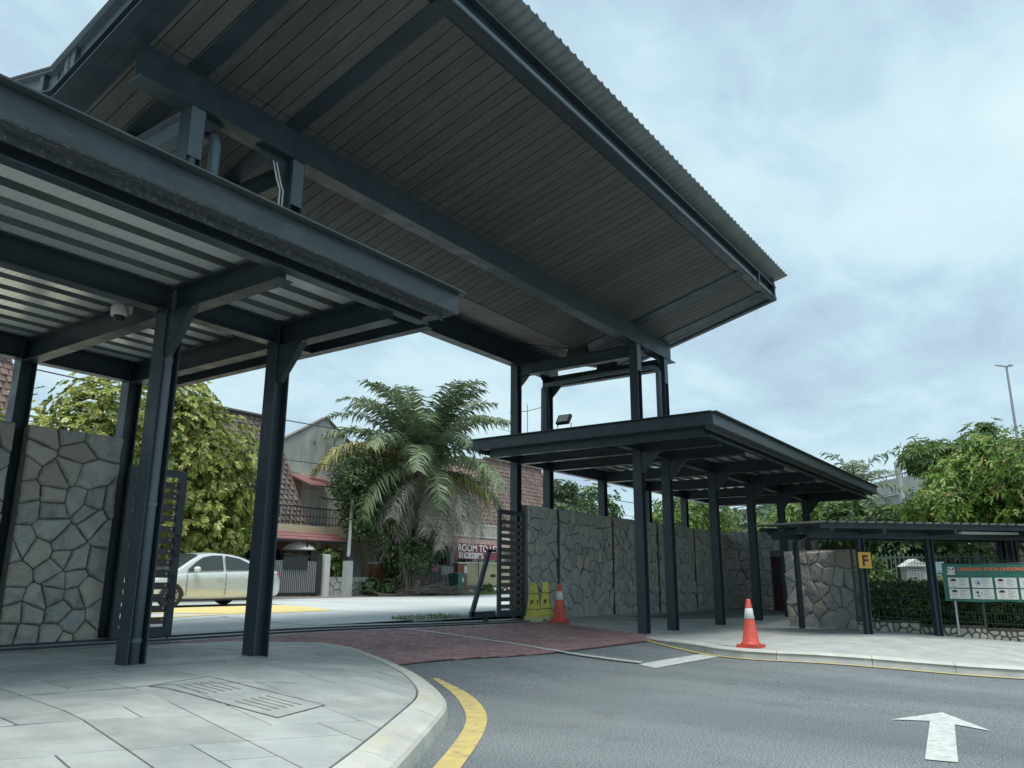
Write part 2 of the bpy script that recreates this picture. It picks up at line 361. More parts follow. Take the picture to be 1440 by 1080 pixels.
# ------------------------------------------------------------------ ground, driveway, street
far = MB()
far.grid([[(x, y, -0.45) for x in (-800, 800)] for y in (-800, 800)])
o = far.build('ground', M_GRASS, kind='structure')
gb = MB()
ys = [-40, -25, -14, -8, -4, -2, 0] + [0.5 * k for k in range(1, 21)]
xs = [-60, -30, -15, -8] + [0.0 + 0.75 * k for k in range(-8, 42)] + [60, 90]
gb.grid([[(x, y, G(x, y)) for x in xs] for y in ys])
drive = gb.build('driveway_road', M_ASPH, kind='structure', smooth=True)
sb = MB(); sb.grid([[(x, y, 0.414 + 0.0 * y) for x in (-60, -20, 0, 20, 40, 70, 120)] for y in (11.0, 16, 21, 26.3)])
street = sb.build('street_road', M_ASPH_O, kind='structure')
# concrete strip with the gate rails
st = MB(); sxs = [-9 + 0.75 * k for k in range(0, 34)]
st.grid([[(x, y, G(x, y) + 0.02 + (0.0 if y < 10.9 else 0.004)) for x in sxs] for y in (10.0, 10.3, 10.62, 11.02)])
M_STRIP = mat('pale_strip_concrete', (0.33, 0.345, 0.34), 0.7, col2=(0.44, 0.46, 0.45), vscale=2, stain=(0.2, 0.2, 0.19), stain_amt=0.5, stain_scale=4, bump=0.3)
strip = st.build('gate_track_strip', M_STRIP, kind='structure')
for vv in (10.16, 10.5):
    rb = MB(); k = 0
    for a, b in zip(sxs[:-1], sxs[1:]): rb.bar((a, vv, G(a, vv) + 0.03), (b, vv, G(b, vv) + 0.03), 0.05, 0.03)
    rb.build('gate_rail', M_STEEL, strip)

# red clay pavers (too many and too thin in the picture to pick apart one by one)
pm = MB()
for j in range(35):
    for i in range(86):
        x0 = 6.3 + i * 0.105 + 0.0; y0 = 6.98 + j * 0.0875 * 1.0
        x0 = 6.3 + i * 0.21 / 2
        # running bond, long side along u
        if i % 2: continue
        a = 6.3 + i * 0.105 + (0.105 if j % 2 else 0); b = a + 0.2
        front = 7.32 - 0.42 * sm(8.2, 11.2, a)
        if y0 < front - 0.03 or a > 15.3: continue
        z = G(a + 0.1, y0 + 0.04) + 0.022
        dz = random.uniform(-0.002, 0.003)
        c = [(a, y0), (b, y0), (b, y0 + 0.08), (a, y0 + 0.08)]
        top = [(px, py, G(px, py) + 0.022 + dz) for px, py in c]
        bot = [(px, py, G(px, py) + 0.006) for px, py in c]
        pm.add(top + bot, [(0, 1, 2, 3), (0, 4, 5, 1), (1, 5, 6, 2), (2, 6, 7, 3), (3, 7, 4, 0)])
bed = MB(); bx = [6.3 + 0.5 * k for k in range(19)]
bed.grid([[(x, max(y, 7.32 - 0.42 * sm(8.2, 11.2, x)), G(x, max(y, 7.32 - 0.42 * sm(8.2, 11.2, x))) + 0.012) for x in bx] for y in (6.9, 7.6, 8.2, 8.8, 9.4, 10.0)])
bedo = bed.build('red_paving', M_PAVER_J, kind='structure')
pm.build('paver', M_PAVER, bedo, kind='stuff')

# pavement slabs with recessed joints
def ashlar(u0, u1, v0, v1, rot, org, unit, rng):
    """random rectangles on a rotated lattice"""
    ca, sa = math.cos(rot), math.sin(rot); R = max(u1 - u0, v1 - v0) * 0.9; n = int(2 * R / unit)
    used = np.zeros((n, n), bool); res = []
    sizes = [(2, 1), (1, 2), (2, 2), (3, 2), (1, 1), (2, 2)]
    for j in range(n):
        for i in range(n):
            if used[i, j]: continue
            cand = sizes[:]; rng.shuffle(cand); cand += [(1, 1)]
            for a, b in cand:
                if i + a <= n and j + b <= n and not used[i:i + a, j:j + b].any(): break
            used[i:i + a, j:j + b] = True
            g = 0.007
            c = [(i * unit + g, j * unit + g), ((i + a) * unit - g, j * unit + g), ((i + a) * unit - g, (j + b) * unit - g), (i * unit + g, (j + b) * unit - g)]
            res.append([(org[0] + (x - R) * ca - (y - R) * sa, org[1] + (x - R) * sa + (y - R) * ca) for x, y in c])
    return res
def slab(poly, P, m, parent, th=0.012):
    # subdivide long edges so the slab follows the slope
    pts = []
    for i in range(len(poly)):
        p, q = poly[i], poly[(i + 1) % len(poly)]; n = max(1, int(math.dist(p, q) / 0.35))
        for k in range(n): pts.append((lerp(p[0], q[0], k / n), lerp(p[1], q[1], k / n)))
    cx = sum(p[0] for p in pts) / len(pts); cy = sum(p[1] for p in pts) / len(pts); n = len(pts)
    e = 0.006
    def toward(p):
        d = math.hypot(cx - p[0], cy - p[1]); t = min(0.4, e / max(d, 1e-3)); return (lerp(p[0], cx, t), lerp(p[1], cy, t))
    vs = [(x, y, P(x, y) - 0.035) for x, y in pts] + [(x, y, P(x, y) - 0.003) for x, y in pts]
    q = [toward(p) for p in pts]; vs += [(x, y, P(x, y)) for x, y in q] + [(cx, cy, P(cx, cy))]
    fs = []
    for i in range(n):
        j = (i + 1) % n; fs += [(i, j, n + j, n + i), (n + i, n + j, 2 * n + j, 2 * n + i), (2 * n + i, 2 * n + j, 3 * n)]
    return MB().add(vs, fs).build('slab', m, parent)
rr = random.Random(3)
LIN = inset(L_OUT, 0.30)
base = MB()
for i in range(-18, 18):
    for j in range(4, 22):
        c = clip([(i * 0.5, j * 0.5), (i * 0.5 + 0.5, j * 0.5), (i * 0.5 + 0.5, j * 0.5 + 0.5), (i * 0.5, j * 0.5 + 0.5)], inset(L_OUT, 0.22))
        if c: base.add([(x, y, P_L(x, y) - 0.028) for x, y in c], [tuple(range(len(c)))])
pav_l = base.build('left_pavement', M_JOINT, kind='structure')
GR = [(3.62, 5.95), (3.78, 4.62), (4.42, 4.86), (4.26, 6.12)]
cnt = 0
for poly in ashlar(-4, 10, 0, 12, math.radians(-9), (3.6, 6.6), 0.35, rr):
    c = clip(poly, LIN)
    if len(c) < 3: continue
    cx = sum(p[0] for p in c) / len(c); cy = sum(p[1] for p in c) / len(c)
    if cx < -1.2 or abs(sum(c[i][0] * c[(i + 1) % len(c)][1] - c[(i + 1) % len(c)][0] * c[i][1] for i in range(len(c)))) < 0.01: continue
    slab(c, P_L, M_CONC, pav_l); cnt += 1
M_SLOT = mat('slot_shadow_dirt', (0.22, 0.235, 0.23), 0.9)
# drain cover set into the pavement
dc = MB(); vs = [(x, y, P_L(x, y) + 0.004) for x, y in GR]; dc.add(vs + [(x, y, z - 0.05) for x, y, z in vs], [(0, 1, 2, 3), (0, 4, 5, 1), (1, 5, 6, 2), (2, 6, 7, 3), (3, 7, 4, 0)])
cov = tag(dc.build('drain_cover', M_CONC), 'concrete drain cover with slots set in the left pavement', 'drain cover')
for i in range(4):
    p, q = GR[i], GR[(i + 1) % 4]; jb = MB(); n = 6
    for k in range(n):
        a, c = (lerp(p[0], q[0], k / n), lerp(p[1], q[1], k / n)), (lerp(p[0], q[0], (k + 1) / n), lerp(p[1], q[1], (k + 1) / n)); jb.bar((*a, P_L(*a) + .004), (*c, P_L(*c) + .004), 0.010, 0.004)
    jb.build('rim', M_JOINT, cov)
for side in (0.12, 0.60):
    for k in range(5):
        sl = MB(); a, b = Vector(GR[0] + (0,)), Vector(GR[1] + (0,)); w = Vector(GR[3] + (0,)) - a
        t0 = side; t1 = side + 0.27; off = 0.2 + k * 0.14
        p = a.lerp(b, t0) + w * off; q = a.lerp(b, t1) + w * off
        zz = P_L(p.x, p.y) + 0.006; zq = P_L(q.x, q.y) + 0.006
        sl.bar((p.x, p.y, zz), (q.x, q.y, zq), 0.008, 0.003); sl.build('slot', M_SLOT, cov)
# cracks / service cut lines (long dark gaps)
M_CRACK = mat('crack_dirt', (0.05, 0.055, 0.055), 0.95)
def crack(pts, w, name='pavement_crack'):
    cb = MB(); P = []
    for (x0, y0), (x1, y1) in zip(pts[:-1], pts[1:]):
        n = max(2, int(math.dist((x0, y0), (x1, y1)) / 0.15))
        for k in range(n): P.append((lerp(x0, x1, k / n) + random.uniform(-.006, .006), lerp(y0, y1, k / n) + random.uniform(-.006, .006)))
    P.append(pts[-1]); row0 = []; row1 = []
    for i, (x, y) in enumerate(P):
        a = Vector(P[max(i - 1, 0)]); b = Vector(P[min(i + 1, len(P) - 1)]); d = (b - a).normalized(); nn = Vector((-d.y, d.x)) * w * random.uniform(0.5, 1.2) * (0.4 if i in (0, len(P) - 1) else 1)
        z = P_L(x, y) + 0.004; row0.append((x + nn.x, y + nn.y, z)); row1.append((x - nn.x, y - nn.y, z))
    cb.grid([row0, row1]); return cb.build(name, M_CRACK, pav_l)

def kerb(path, P, Gf, w, m, name, label, side=1):
    """kerb stones about a metre long along path (outer foot), w wide, inward to the left of travel"""
    root = empty(name, label, 'kerb')
    seg = [path[0]]
    for p in path[1:]:
        q = seg[-1]; n = max(1, int(math.dist(p, q) / 0.28))
        for k in range(1, n + 1): seg.append((lerp(q[0], p[0], k / n), lerp(q[1], p[1], k / n)))
    nrm = []
    for i in range(len(seg)):
        a = Vector(seg[max(i - 1, 0)]); b = Vector(seg[min(i + 1, len(seg) - 1)]); d = (b - a).normalized(); nrm.append(Vector((-d.y, d.x)) * side)
    i = 0
    while i < len(seg) - 1:
        j = min(i + 4, len(seg) - 1); mb = MB(); rows = []
        for k in range(i, j + 1):
            p = Vector(seg[k]); nn = nrm[k]
            d = (Vector(seg[min(k + 1, len(seg) - 1)]) - Vector(seg[max(k - 1, 0)])).normalized()
            if k == i: p = p + d * 0.004
            if k == j: p = p - d * 0.004
            def q(off, z): x = p + nn * off; return (x.x, x.y, z)
            g = Gf(p.x, p.y); 
            inn = p + nn * w; zt = P(inn.x, inn.y); ko = g + KH(p.y) * (0.86 if name else 1)
            ko = min(ko, zt)
            rows.append([q(0.0, g - 0.05), q(0.022, ko - 0.035), q(0.045, ko - 0.010), q(0.08, ko), q(w * 0.5, lerp(ko, zt, 0.55) + 0.002), q(w - 0.012, zt + 0.001), q(w - 0.004, zt - 0.02)])
        if side < 0: rows = [r[::-1] for r in rows]
        mb.grid(rows)
        n7 = len(rows[0]); L0 = len(rows) - 1
        mb.f += [tuple(range(n7))[::-1], tuple(range(L0 * n7, L0 * n7 + n7))]; mb.mi += [0, 0]
        mb.build('kerb_stone', m, root, smooth=False)
        i = j
    return root
kerb(L_OUT[1:-1], P_L, G, 0.29, M_KERB, 'kerb', 'rounded kerb with faded yellow paint around the left pavement')
crack([(2.7, 6.19), (3.35, 6.02), (4.0, 5.88), (4.62, 5.77), (4.86, 5.69)], 0.007)
crack([(3.3, 7.8), (4.26, 7.3), (5.02, 7.15)], 0.005)

# right sidewalk
base = MB()
for reg in (inset(R_A, 0.0), R_B):
    for i in range(24, 60):
        for j in range(-14, 22):
            c = clip([(i * 0.5, j * 0.5), (i * 0.5 + 0.5, j * 0.5), (i * 0.5 + 0.5, j * 0.5 + 0.5), (i * 0.5, j * 0.5 + 0.5)], reg)
            if c: base.add([(x, y, P_R(x, y) - 0.028) for x, y in c], [tuple(range(len(c)))])
pav_r = base.build('right_pavement', M_JOINT, kind='structure')
cnt2 = 0
RA_IN = inset(R_A, 0.26); RA_IN = [(x, 7.39 if y > 7 else y) for x, y in RA_IN]
for poly in ashlar(12, 28, -4, 11, math.radians(-42), (18.0, 5.0), 0.62, rr):
    cx = sum(p[0] for p in poly) / 4; cy = sum(p[1] for p in poly) / 4
    if not (11 < cx < 29 and -2.5 < cy < 11.5) or (cx > 22 and cy < 4): continue
    for reg in (RA_IN, R_B):
        c = clip(poly, reg)
        if cnt2 > 292 or len(c) < 3 or abs(sum(c[i][0] * c[(i + 1) % len(c)][1] - c[(i + 1) % len(c)][0] * c[i][1] for i in range(len(c)))) < 0.01: continue
        slab(c, P_R, M_CONC_R, pav_r); cnt2 += 1
kr = KERB_R[::-1]
kerb(kr, P_R, G, 0.27, M_KERB, 'kerb', 'low pale kerb curving along the right pavement', side=1)

# painted lines
def ribbon(pts_a, pts_b, name, m, label, P=G, lift=0.006, cat='road marking'):
    def dens(a, b):
        r0 = []; r1 = []
        for i in range(len(a) - 1):
            n = max(1, int(max(math.dist(a[i], a[i + 1]), math.dist(b[i], b[i + 1])) / 0.25))
            for k in range(n + (1 if i == len(a) - 2 else 0)):
                r0.append((lerp(a[i][0], a[i + 1][0], k / n), lerp(a[i][1], a[i + 1][1], k / n))); r1.append((lerp(b[i][0], b[i + 1][0], k / n), lerp(b[i][1], b[i + 1][1], k / n)))
        return r0, r1
    a, b = dens(pts_a, pts_b); mb = MB()
    mb.grid([[(x, y, P(x, y) + lift) for x, y in a], [(x, y, P(x, y) + lift) for x, y in b]])
    return tag(mb.build(name, m), label, cat)
yo = [(7.62, 6.45), (7.12, 5.57), (6.43, 4.84), (5.88, 4.39), (5.2, 3.95), (4.22, 3.40), (3.0, 2.72), (1.6, 2.3), (0, 2.0)]
yi = [(7.55, 6.48), (6.98, 5.68), (6.28, 4.97), (5.76, 4.53), (5.1, 4.10), (4.12, 3.55), (2.93, 2.86), (1.55, 2.44), (0, 2.14)]
ribbon(chaikin(yi, 2, False), chaikin(yo, 2, False), 'yellow_line', M_PAINTY, 'wide yellow line curving around the left kerb nose')
def offp(path, d):
    res = []
    for i in range(len(path)):
        a = Vector(path[max(i - 1, 0)]); b = Vector(path[min(i + 1, len(path) - 1)]); t = (b - a).normalized(); res.append((path[i][0] - t.y * d, path[i][1] + t.x * d))
    return res
KR = chaikin(kr, 1, False)
ribbon(offp(KR, -0.20), offp(KR, -0.09), 'yellow_line', M_PAINTY, 'thin yellow line running along the foot of the right kerb', lift=0.014)
ribbon([(10.74, 10.0), (10.92, 9.19), (11.12, 7.65), (11.0, 5.46)], [(10.86, 10.0), (11.04, 9.19), (11.24, 7.65), (11.12, 5.46)], 'white_line', M_PAINTW, 'thin white lane line crossing the red paving', lift=0.030)
ribbon([(10.95, 5.46), (12.0, 5.44), (13.22, 5.37)], [(10.68, 5.06), (11.9, 5.02), (12.98, 4.97)], 'stop_line', M_PAINTW, 'broad white stop line across the driveway', lift=0.008)
ar = MB(); pa = [(8.89, 1.26), (8.10, 1.56), (8.23, 1.27), (6.48, 1.06), (6.51, 0.86), (8.16, 1.07), (7.99, 0.78)]
ar.add([(x, y, G(x, y) + 0.007) for x, y in pa], [(0, 1, 2), (0, 2, 5), (0, 5, 6), (2, 3, 4, 5)])
tag(ar.build('arrow_marking', M_PAINTW), 'white straight ahead arrow painted on the dark driveway', 'road marking')
zst = lambda x, y: 0.414
ribbon([(-20, 15.6), (10.0, 15.9), (12.25, 16.35)], [(-20, 15.1), (9.95, 15.45), (12.2, 15.95)], 'yellow_band', M_PAINTY2, 'narrow yellow band on the street beside the sedan', P=zst)
hp = MB(); hp.add([(x, y, 0.421) for x, y in ((-20, 20.0), (-20, 17.3), (10.6, 17.4), (12.2, 15.5), (14.45, 15.75), (15.8, 18.3), (16.1, 20.2))], [tuple(range(6, -1, -1))])
tag(hp.build('yellow_patch', M_PAINTY2), 'large yellow painted patch on the street under the sedan', 'road marking')
ribbon([(-20, 13.6), (8.9, 14.25), (10.5, 14.9), (9.6, 11.1)], [(-20, 13.4), (8.9, 14.02), (10.62, 14.72), (9.75, 11.1)], 'white_line', M_PAINTW, 'faded thin white line on the street beyond the gate rail', P=zst)

# verge beyond the street and land behind
vb = MB(); vb.grid([[(x, y, 0.43 if y < 27 else 0.45) for x in (-60, 0, 20, 27.5)] for y in (26.3, 29.5, 60)]); vb.build('verge', M_DIRT, kind='structure')
vb = MB(); vb.grid([[(x, y, 0.43 if y < 27 else 0.45) for x in (27.5, 36, 120)] for y in (26.3, 29.5, 60)]); vb.build('grass_verge', M_GRASS, kind='structure')
gd = MB(); gd.grid([[(x, y, 0.10) for x in (19.2, 28.7, 60, 150)] for y in (-40, 0, 4.4)]); gd.grid([[(x, y, 0.11) for x in (28.9, 60, 150)] for y in (4.4, 7, 11.2)])
gd.grid([[(x, y, 0.39) for x in (14.9, 60, 150)] for y in (10.95, 11.2)])
gd.build('lawn', M_GRASS, kind='structure')

# ------------------------------------------------------------------ main gate canopy
CU = [4.41, 5.85, 15.58, 17.04]; VN, VF = 7.6, 10.88
gate = empty('gate_canopy', 'large dark steel butterfly roof canopy spanning the gated entrance', 'canopy', loc=(10.6, 9.2, 0.3))
GO = Vector((10.6, 9.2, 0.3))
class GP:  # builds part of gate canopy with world coordinates (parent offset)
    pass
def part(mb, name, m, parent, smooth=False, kind=None):
    off = parent.matrix_world.translation if False else parent['_o'] if '_o' in parent else None
    o = mb.build(name, m, parent, smooth, kind)
    return o
gate.location = (0, 0, 0)   # parts are modelled in world coordinates
def base_z(u, v): return (P_L(u, v) if u < 10 else P_R(u, v)) - 0.02
for u in CU:
    for v in (VN, VF):
        b = MB(); z0 = base_z(u, v) if v < 9 else (0.30 if u > 10 else 0.36)
        hcol(b, u, v, z0, 6.4)
        c = b.build('column', M_STEEL, gate)
        if v == VN or True:
            pb = MB(); s = -1 if v == VN else 1
            pb.box(u - 0.086, u + 0.086, v + s * 0.09, v + s * 0.103, 5.78, 6.4); pb.build('cover_plate', M_PLATE, gate)
mb = MB(); ibeam(mb, (3.69, VN, 6.67), (17.56, VN, 6.67), 0.54, 0.26, 0.02, 0.016); mb.build('main_beam', M_STEEL, gate)
mb = MB(); ibeam(mb, (3.69, VF, 6.67), (17.56, VF, 6.67), 0.54, 0.26, 0.02, 0.016); mb.build('main_beam', M_STEEL, gate)
for b0, v in ((3.69, VN), (3.69, VF)):
    pass
for u in CU:   # cross beams tying column pairs
    mb = MB(); ibeam(mb, (u, VN + 0.1, 6.25), (u, VF - 0.1, 6.25), 0.28, 0.18, 0.014, 0.012); mb.build('cross_beam', M_STEEL if u != 4.41 else M_PLATE, gate)
# gusset brackets below main beams
def gusset(u, v, z, du, dv, w, h, name='gusset', parent=gate, curved=True, th=0.014, m=None):
    P = [(0, 0), (0, -h)]
    n = 6
    for k in range(n + 1):
        t = k / n; x = w * t; y = -h + h * (t ** (1.0 if not curved else 0.75)); 
        P.append((x, y - (0.0 if not curved else 0.10 * h * math.sin(math.pi * t))))
    P = P[:1] + P[2:]
    P = [(0, 0)] + [(0, -h)] + [q for q in P[1:]][1:]
    mb = MB(); nrm = Vector((-dv, du, 0)) * th
    mb.extr(P, (u, v, z) - nrm / 2 if False else Vector((u, v, z)) - nrm / 2, (du, dv, 0), (0, 0, 1), nrm)
    return mb.build(name, m or M_STEEL, parent)
gusset(5.75, VN, 6.4, -1, 0, 0.5, 0.38); gusset(4.51, VN, 6.4, 1, 0, 0.3, 0.25)
gusset(15.68, VN, 6.4, 1, 0, 0.45, 0.36); gusset(16.94, VN, 6.4, -1, 0, 0.3, 0.25)
for v in (VF,):
    gusset(15.68, v, 6.4, 1, 0, 0.45, 0.36); gusset(16.94, v, 6.4, -1, 0, 0.3, 0.25)
for u in CU[2:]:
    gusset(u, VF - 0.1, 6.11, 0, -1, 0.32, 0.34)
# valley outlets
for u in CU:
    mb = MB(); mb.extr([(-0.27, 0), (0.27, 0), (0.2, 0.22), (-0.2, 0.22)], (u - 0.1, 9.08, 6.39), (0, 1, 0), (0, 0, 1), (0.2, 0, 0)); mb.build('outlet_box', M_DARK, gate)
# soffit: slopes up both ways from the valley at v 9.05
VV, ZV, SL = 9.05, 6.50, 0.268
def zs(v): return ZV + SL * abs(v - VV)
U0_, U1_ = 3.62, 17.5; VE = 5.0; VE2 = 2 * VV - VE
rb_u = [(3.6, 3.86), (4.28, 4.50), (5.66, 5.90), (15.42, 15.74), (16.9, 17.2), (17.3, 17.56)]
bme = {}
pitch = 0.205; nb = int((U1_ - U0_) / pitch)
for (va, vb_) in ((VE + 0.16, VV - 0.015), (VV + 0.015, VE2 - 0.16)):
    me_b = None
    for i in range(nb):
        u = U0_ + 0.03 + i * pitch; w = pitch - 0.014
        if me_b is None:
            b = MB(); za, zb = zs(va), zs(vb_)
            n = 1
            b.add([(0, va, za), (w, va, za), (w, vb_, zb), (0, vb_, zb), (0, va, za + 0.02), (w, va, za + 0.02), (w, vb_, zb + 0.02), (0, vb_, zb + 0.02)],
                  [(0, 3, 2, 1), (4, 5, 6, 7), (0, 1, 5, 4), (1, 2, 6, 5), (2, 3, 7, 6), (3, 0, 4, 7)])
            o = b.build('soffit_board', M_SOFFIT, gate); me_b = o.data; o.location.x = u
        else: link_part('soffit_board', me_b, gate, (u, 0, 0))
b = MB()
for sgn in (-1, 1):
    ve = VE if sgn < 0 else VE2
    b.add([(U0_, VV, zs(VV) + 0.03), (U1_, VV, zs(VV) + 0.03), (U1_, ve, zs(ve) + 0.03), (U0_, ve, zs(ve) + 0.03)], [(0, 1, 2, 3)])
b.build('soffit_backing', M_DARK, gate)
for a, c in rb_u[1:5]:   # rafters show as flush dark bands
    for va, vb_ in ((VE + 0.05, VV), (VV, VE2 - 0.05)):
        b = MB(); u = (a + c) / 2; b.bar((u, va, zs(va) - 0.012), (u, vb_, zs(vb_) - 0.012), (c - a), 0.014); b.build('rafter', M_STEEL, gate)
# end rafters: channel section with white-ish lower lip
for ue, s in ((3.56, -1), (17.60, 1)):
    for va, vb_ in ((VE - 0.05, VV), (VV, VE2 + 0.05)):
        b = MB(); za, zb = zs(va), zs(vb_)
        b.bar((ue, va, za + 0.10), (ue, vb_, zb + 0.10), 0.014, 0.24)
        b.bar((ue + 0.06 * s, va, za - 0.02), (ue + 0.06 * s, vb_, zb - 0.02), 0.15, 0.014); b.bar((ue + 0.04 * s, va, za + 0.22), (ue + 0.04 * s, vb_, zb + 0.22), 0.10, 0.014)
        b.build('end_rafter', M_STEEL, gate)
        b = MB(); b.bar((ue - 0.12 * s, va + 0.1, za - 0.012), (ue - 0.12 * s, vb_, zb - 0.012), 0.22, 0.012); b.build('edge_trim', M_STEEL, gate)
        # barge flashing above
        b = MB(); b.bar((ue + 0.02 * s, va, za + 0.36), (ue + 0.02 * s, vb_, zb + 0.36), 0.02, 0.20); b.bar((ue + 0.05 * s, va, za + 0.47), (ue + 0.05 * s, vb_, zb + 0.47), 0.12, 0.02)
        b.build('barge_flashing', M_PLATE, gate)
    for vv in (9.35, 8.62, 8.75, 7.2, 6.0):
        b = MB(); b.box(ue + (0.03 if s > 0 else -0.09), ue + (0.09 if s > 0 else -0.03), vv - 0.05, vv + 0.05, zs(vv) + 0.23, zs(vv) + 0.47); b.build('strut', M_GUTTER, gate)
# eave beams (near and far)
for ve, s in ((VE, -1), (VE2, 1)):
    z = zs(ve); b = MB()
    b.bar((3.5, ve + 0.09 * -s, z - 0.02), (17.66, ve + 0.09 * -s, z - 0.02), 0.26, 0.016)
    b.bar((3.5, ve + 0.02 * -s, z + 0.11), (17.66, ve + 0.02 * -s, z + 0.11), 0.014, 0.25)
    b.build('eave_beam', M_STEEL, gate)
    b = MB(); b.bar((3.5, ve + 0.06 * s, z + 0.01), (17.66, ve + 0.06 * s, z + 0.01), 0.014, 0.05); b.build('edge_lip', M_PIPE, gate)
    b = MB(); b.bar((3.5, ve + 0.0 * s, z + 0.245), (17.62, ve + 0.0 * s, z + 0.245), 0.16, 0.014); b.bar((3.5, ve + 0.08 * s, z + 0.25), (17.62, ve + 0.08 * s, z + 0.25), 0.01, 0.03); b.build('eave_channel', M_STEEL, gate)
    for u in (16.35, 17.45):
         b = MB(); b.extr([(-0.04, 0), (0.04, 0), (0.02, 0.25), (-0.02, 0.25)], (u, ve + 0.03 * s, z), (1, 0, 0), (0, 0, 1), (0, 0.07 * s, 0)); b.build('stiffener', M_STEEL, gate)
# corrugated sheet
prof = []; u = 3.42
while u < 17.74:
    for du, dz in ((0, 0), (0.10, 0), (0.125, 0.035), (0.165, 0.035), (0.19, 0)): prof.append((u + du, dz))
    u += 0.19
for va, vb_ in ((VE - 0.30, VV), (VV, VE2 + 0.30)):
    b = MB(); za, zb = zs(va) + 0.50, zs(vb_) + 0.50
    b.grid([[(x, va, za + dz) for x, dz in prof], [(x, vb_, zb + dz) for x, dz in prof]])
    b.grid([[(x, va, za + dz + 0.003) for x, dz in prof], [(x, vb_, zb + dz + 0.003) for x, dz in prof]])
    b.build('roof_sheet', M_ROOFSHEET, gate)
# drain pipes
b = MB(); b.tube([(4.41, VN - 0.045, base_z(4.41, VN)), (4.41, VN - 0.045, 6.2)], 0.052, 14)
b.build('drain_pipe', M_PIPE, gate, smooth=True)
for z in (base_z(4.41, VN) + 0.22, 1.9, 3.4):
    b = MB(); b.tube([(4.41, VN - 0.045, z), (4.41, VN - 0.045, z + 0.04)], 0.058, 14); b.build('pipe_collar', M_PIPE, gate)
b = MB(); b.tube([(4.72, VN, 5.4), (4.72, VN, 6.12), (4.72, VN + 0.05, 6.22), (4.72, VN + 0.16, 6.28), (4.72, 9.0, 6.36)], 0.065, 12); b.build('drain_pipe', M_PIPE, gate, smooth=True)
b = MB(); b.tube([(16.8, VN, 4.35), (16.8, VN, 6.02), (16.8, VN + 0.05, 6.12), (16.8, VN + 0.15, 6.17), (16.8, 9.0, 6.2), (16.8, 10.8, 6.14), (16.8, 10.86, 6.05), (16.8, 10.88, 4.3)], 0.065, 12)
b.build('drain_pipe', M_PIPE, gate, smooth=True)
for dx_ in (-0.15, -0.20):
    b = MB(); b.tube([(5.85 + dx_, VN - 0.02, 5.3), (5.85 + dx_, VN - 0.02, 5.95), (5.85 + dx_ - 0.05, VN - 0.02, 6.05), (5.85 + dx_ - 0.12, VN, 6.3)], 0.011, 6); b.build('conduit', mat('white_conduit', (0.6, 0.6, 0.58), 0.5) if dx_ == -0.15 else bpy.data.materials['white_conduit'], gate)

# ------------------------------------------------------------------ galvanised deck material
def galv():
    m = bpy.data.materials.new('embossed_galvanised_deck'); m.use_nodes = True; t = m.node_tree; t.nodes.clear(); L = t.links.new
    o = N('ShaderNodeOutputMaterial', t); p = N('ShaderNodeBsdfPrincipled', t); g = N('ShaderNodeNewGeometry', t)
    p.inputs['Metallic'].default_value = 0.45; p.inputs['Roughness'].default_value = 0.28
    sp = N('ShaderNodeSeparateXYZ', t); L(g.outputs['Position'], sp.inputs[0])
    mp = N('ShaderNodeMapping', t); mp.inputs['Scale'].default_value = (16, 24, 0); L(g.outputs['Position'], mp.inputs[0])
    v = N('ShaderNodeTexVoronoi', t); v.inputs['Scale'].default_value = 1.0; v.inputs['Randomness'].default_value = 0.0; L(mp.outputs[0], v.inputs['Vector'])
    r = N('ShaderNodeMapRange', t); r.inputs[1].default_value = 0.18; r.inputs[2].default_value = 0.30; r.inputs[3].default_value = 1; r.inputs[4].default_value = 0; L(v.outputs['Distance'], r.inputs[0])
    b = N('ShaderNodeBump', t); b.inputs['Strength'].default_value = 1.0; b.inputs['Distance'].default_value = 0.006; L(r.outputs[0], b.inputs['Height']); L(b.outputs[0], p.inputs['Normal'])
    n = N('ShaderNodeTexNoise', t); n.inputs['Scale'].default_value = 1.5; n.inputs['Detail'].default_value = 5
    mp2 = N('ShaderNodeMapping', t); mp2.inputs['Scale'].default_value = (0.6, 3, 1); L(g.outputs['Position'], mp2.inputs[0]); L(mp2.outputs[0], n.inputs['Vector'])
    cr = N('ShaderNodeValToRGB', t); cr.color_ramp.elements[0].position = 0.35; cr.color_ramp.elements[1].position = 0.65
    cr.color_ramp.elements[0].color = (0.80, 0.87, 0.87, 1); cr.color_ramp.elements[1].color = (0.93, 0.96, 0.93, 1); L(n.outputs['Fac'], cr.inputs[0]); L(cr.outputs[0], p.inputs['Base Color'])
    L(p.outputs[0], o.inputs[0]); return m
M_DECK = galv()
M_DECKR = mat('shade_toned_deck_rib', (0.25, 0.28, 0.28), 0.42, metal=0.4, var=0.3, vscale=2, stretch=(0.4, 4, 1))  # self-shadow of the deck grooves painted in: darker tone on webs and raised pans

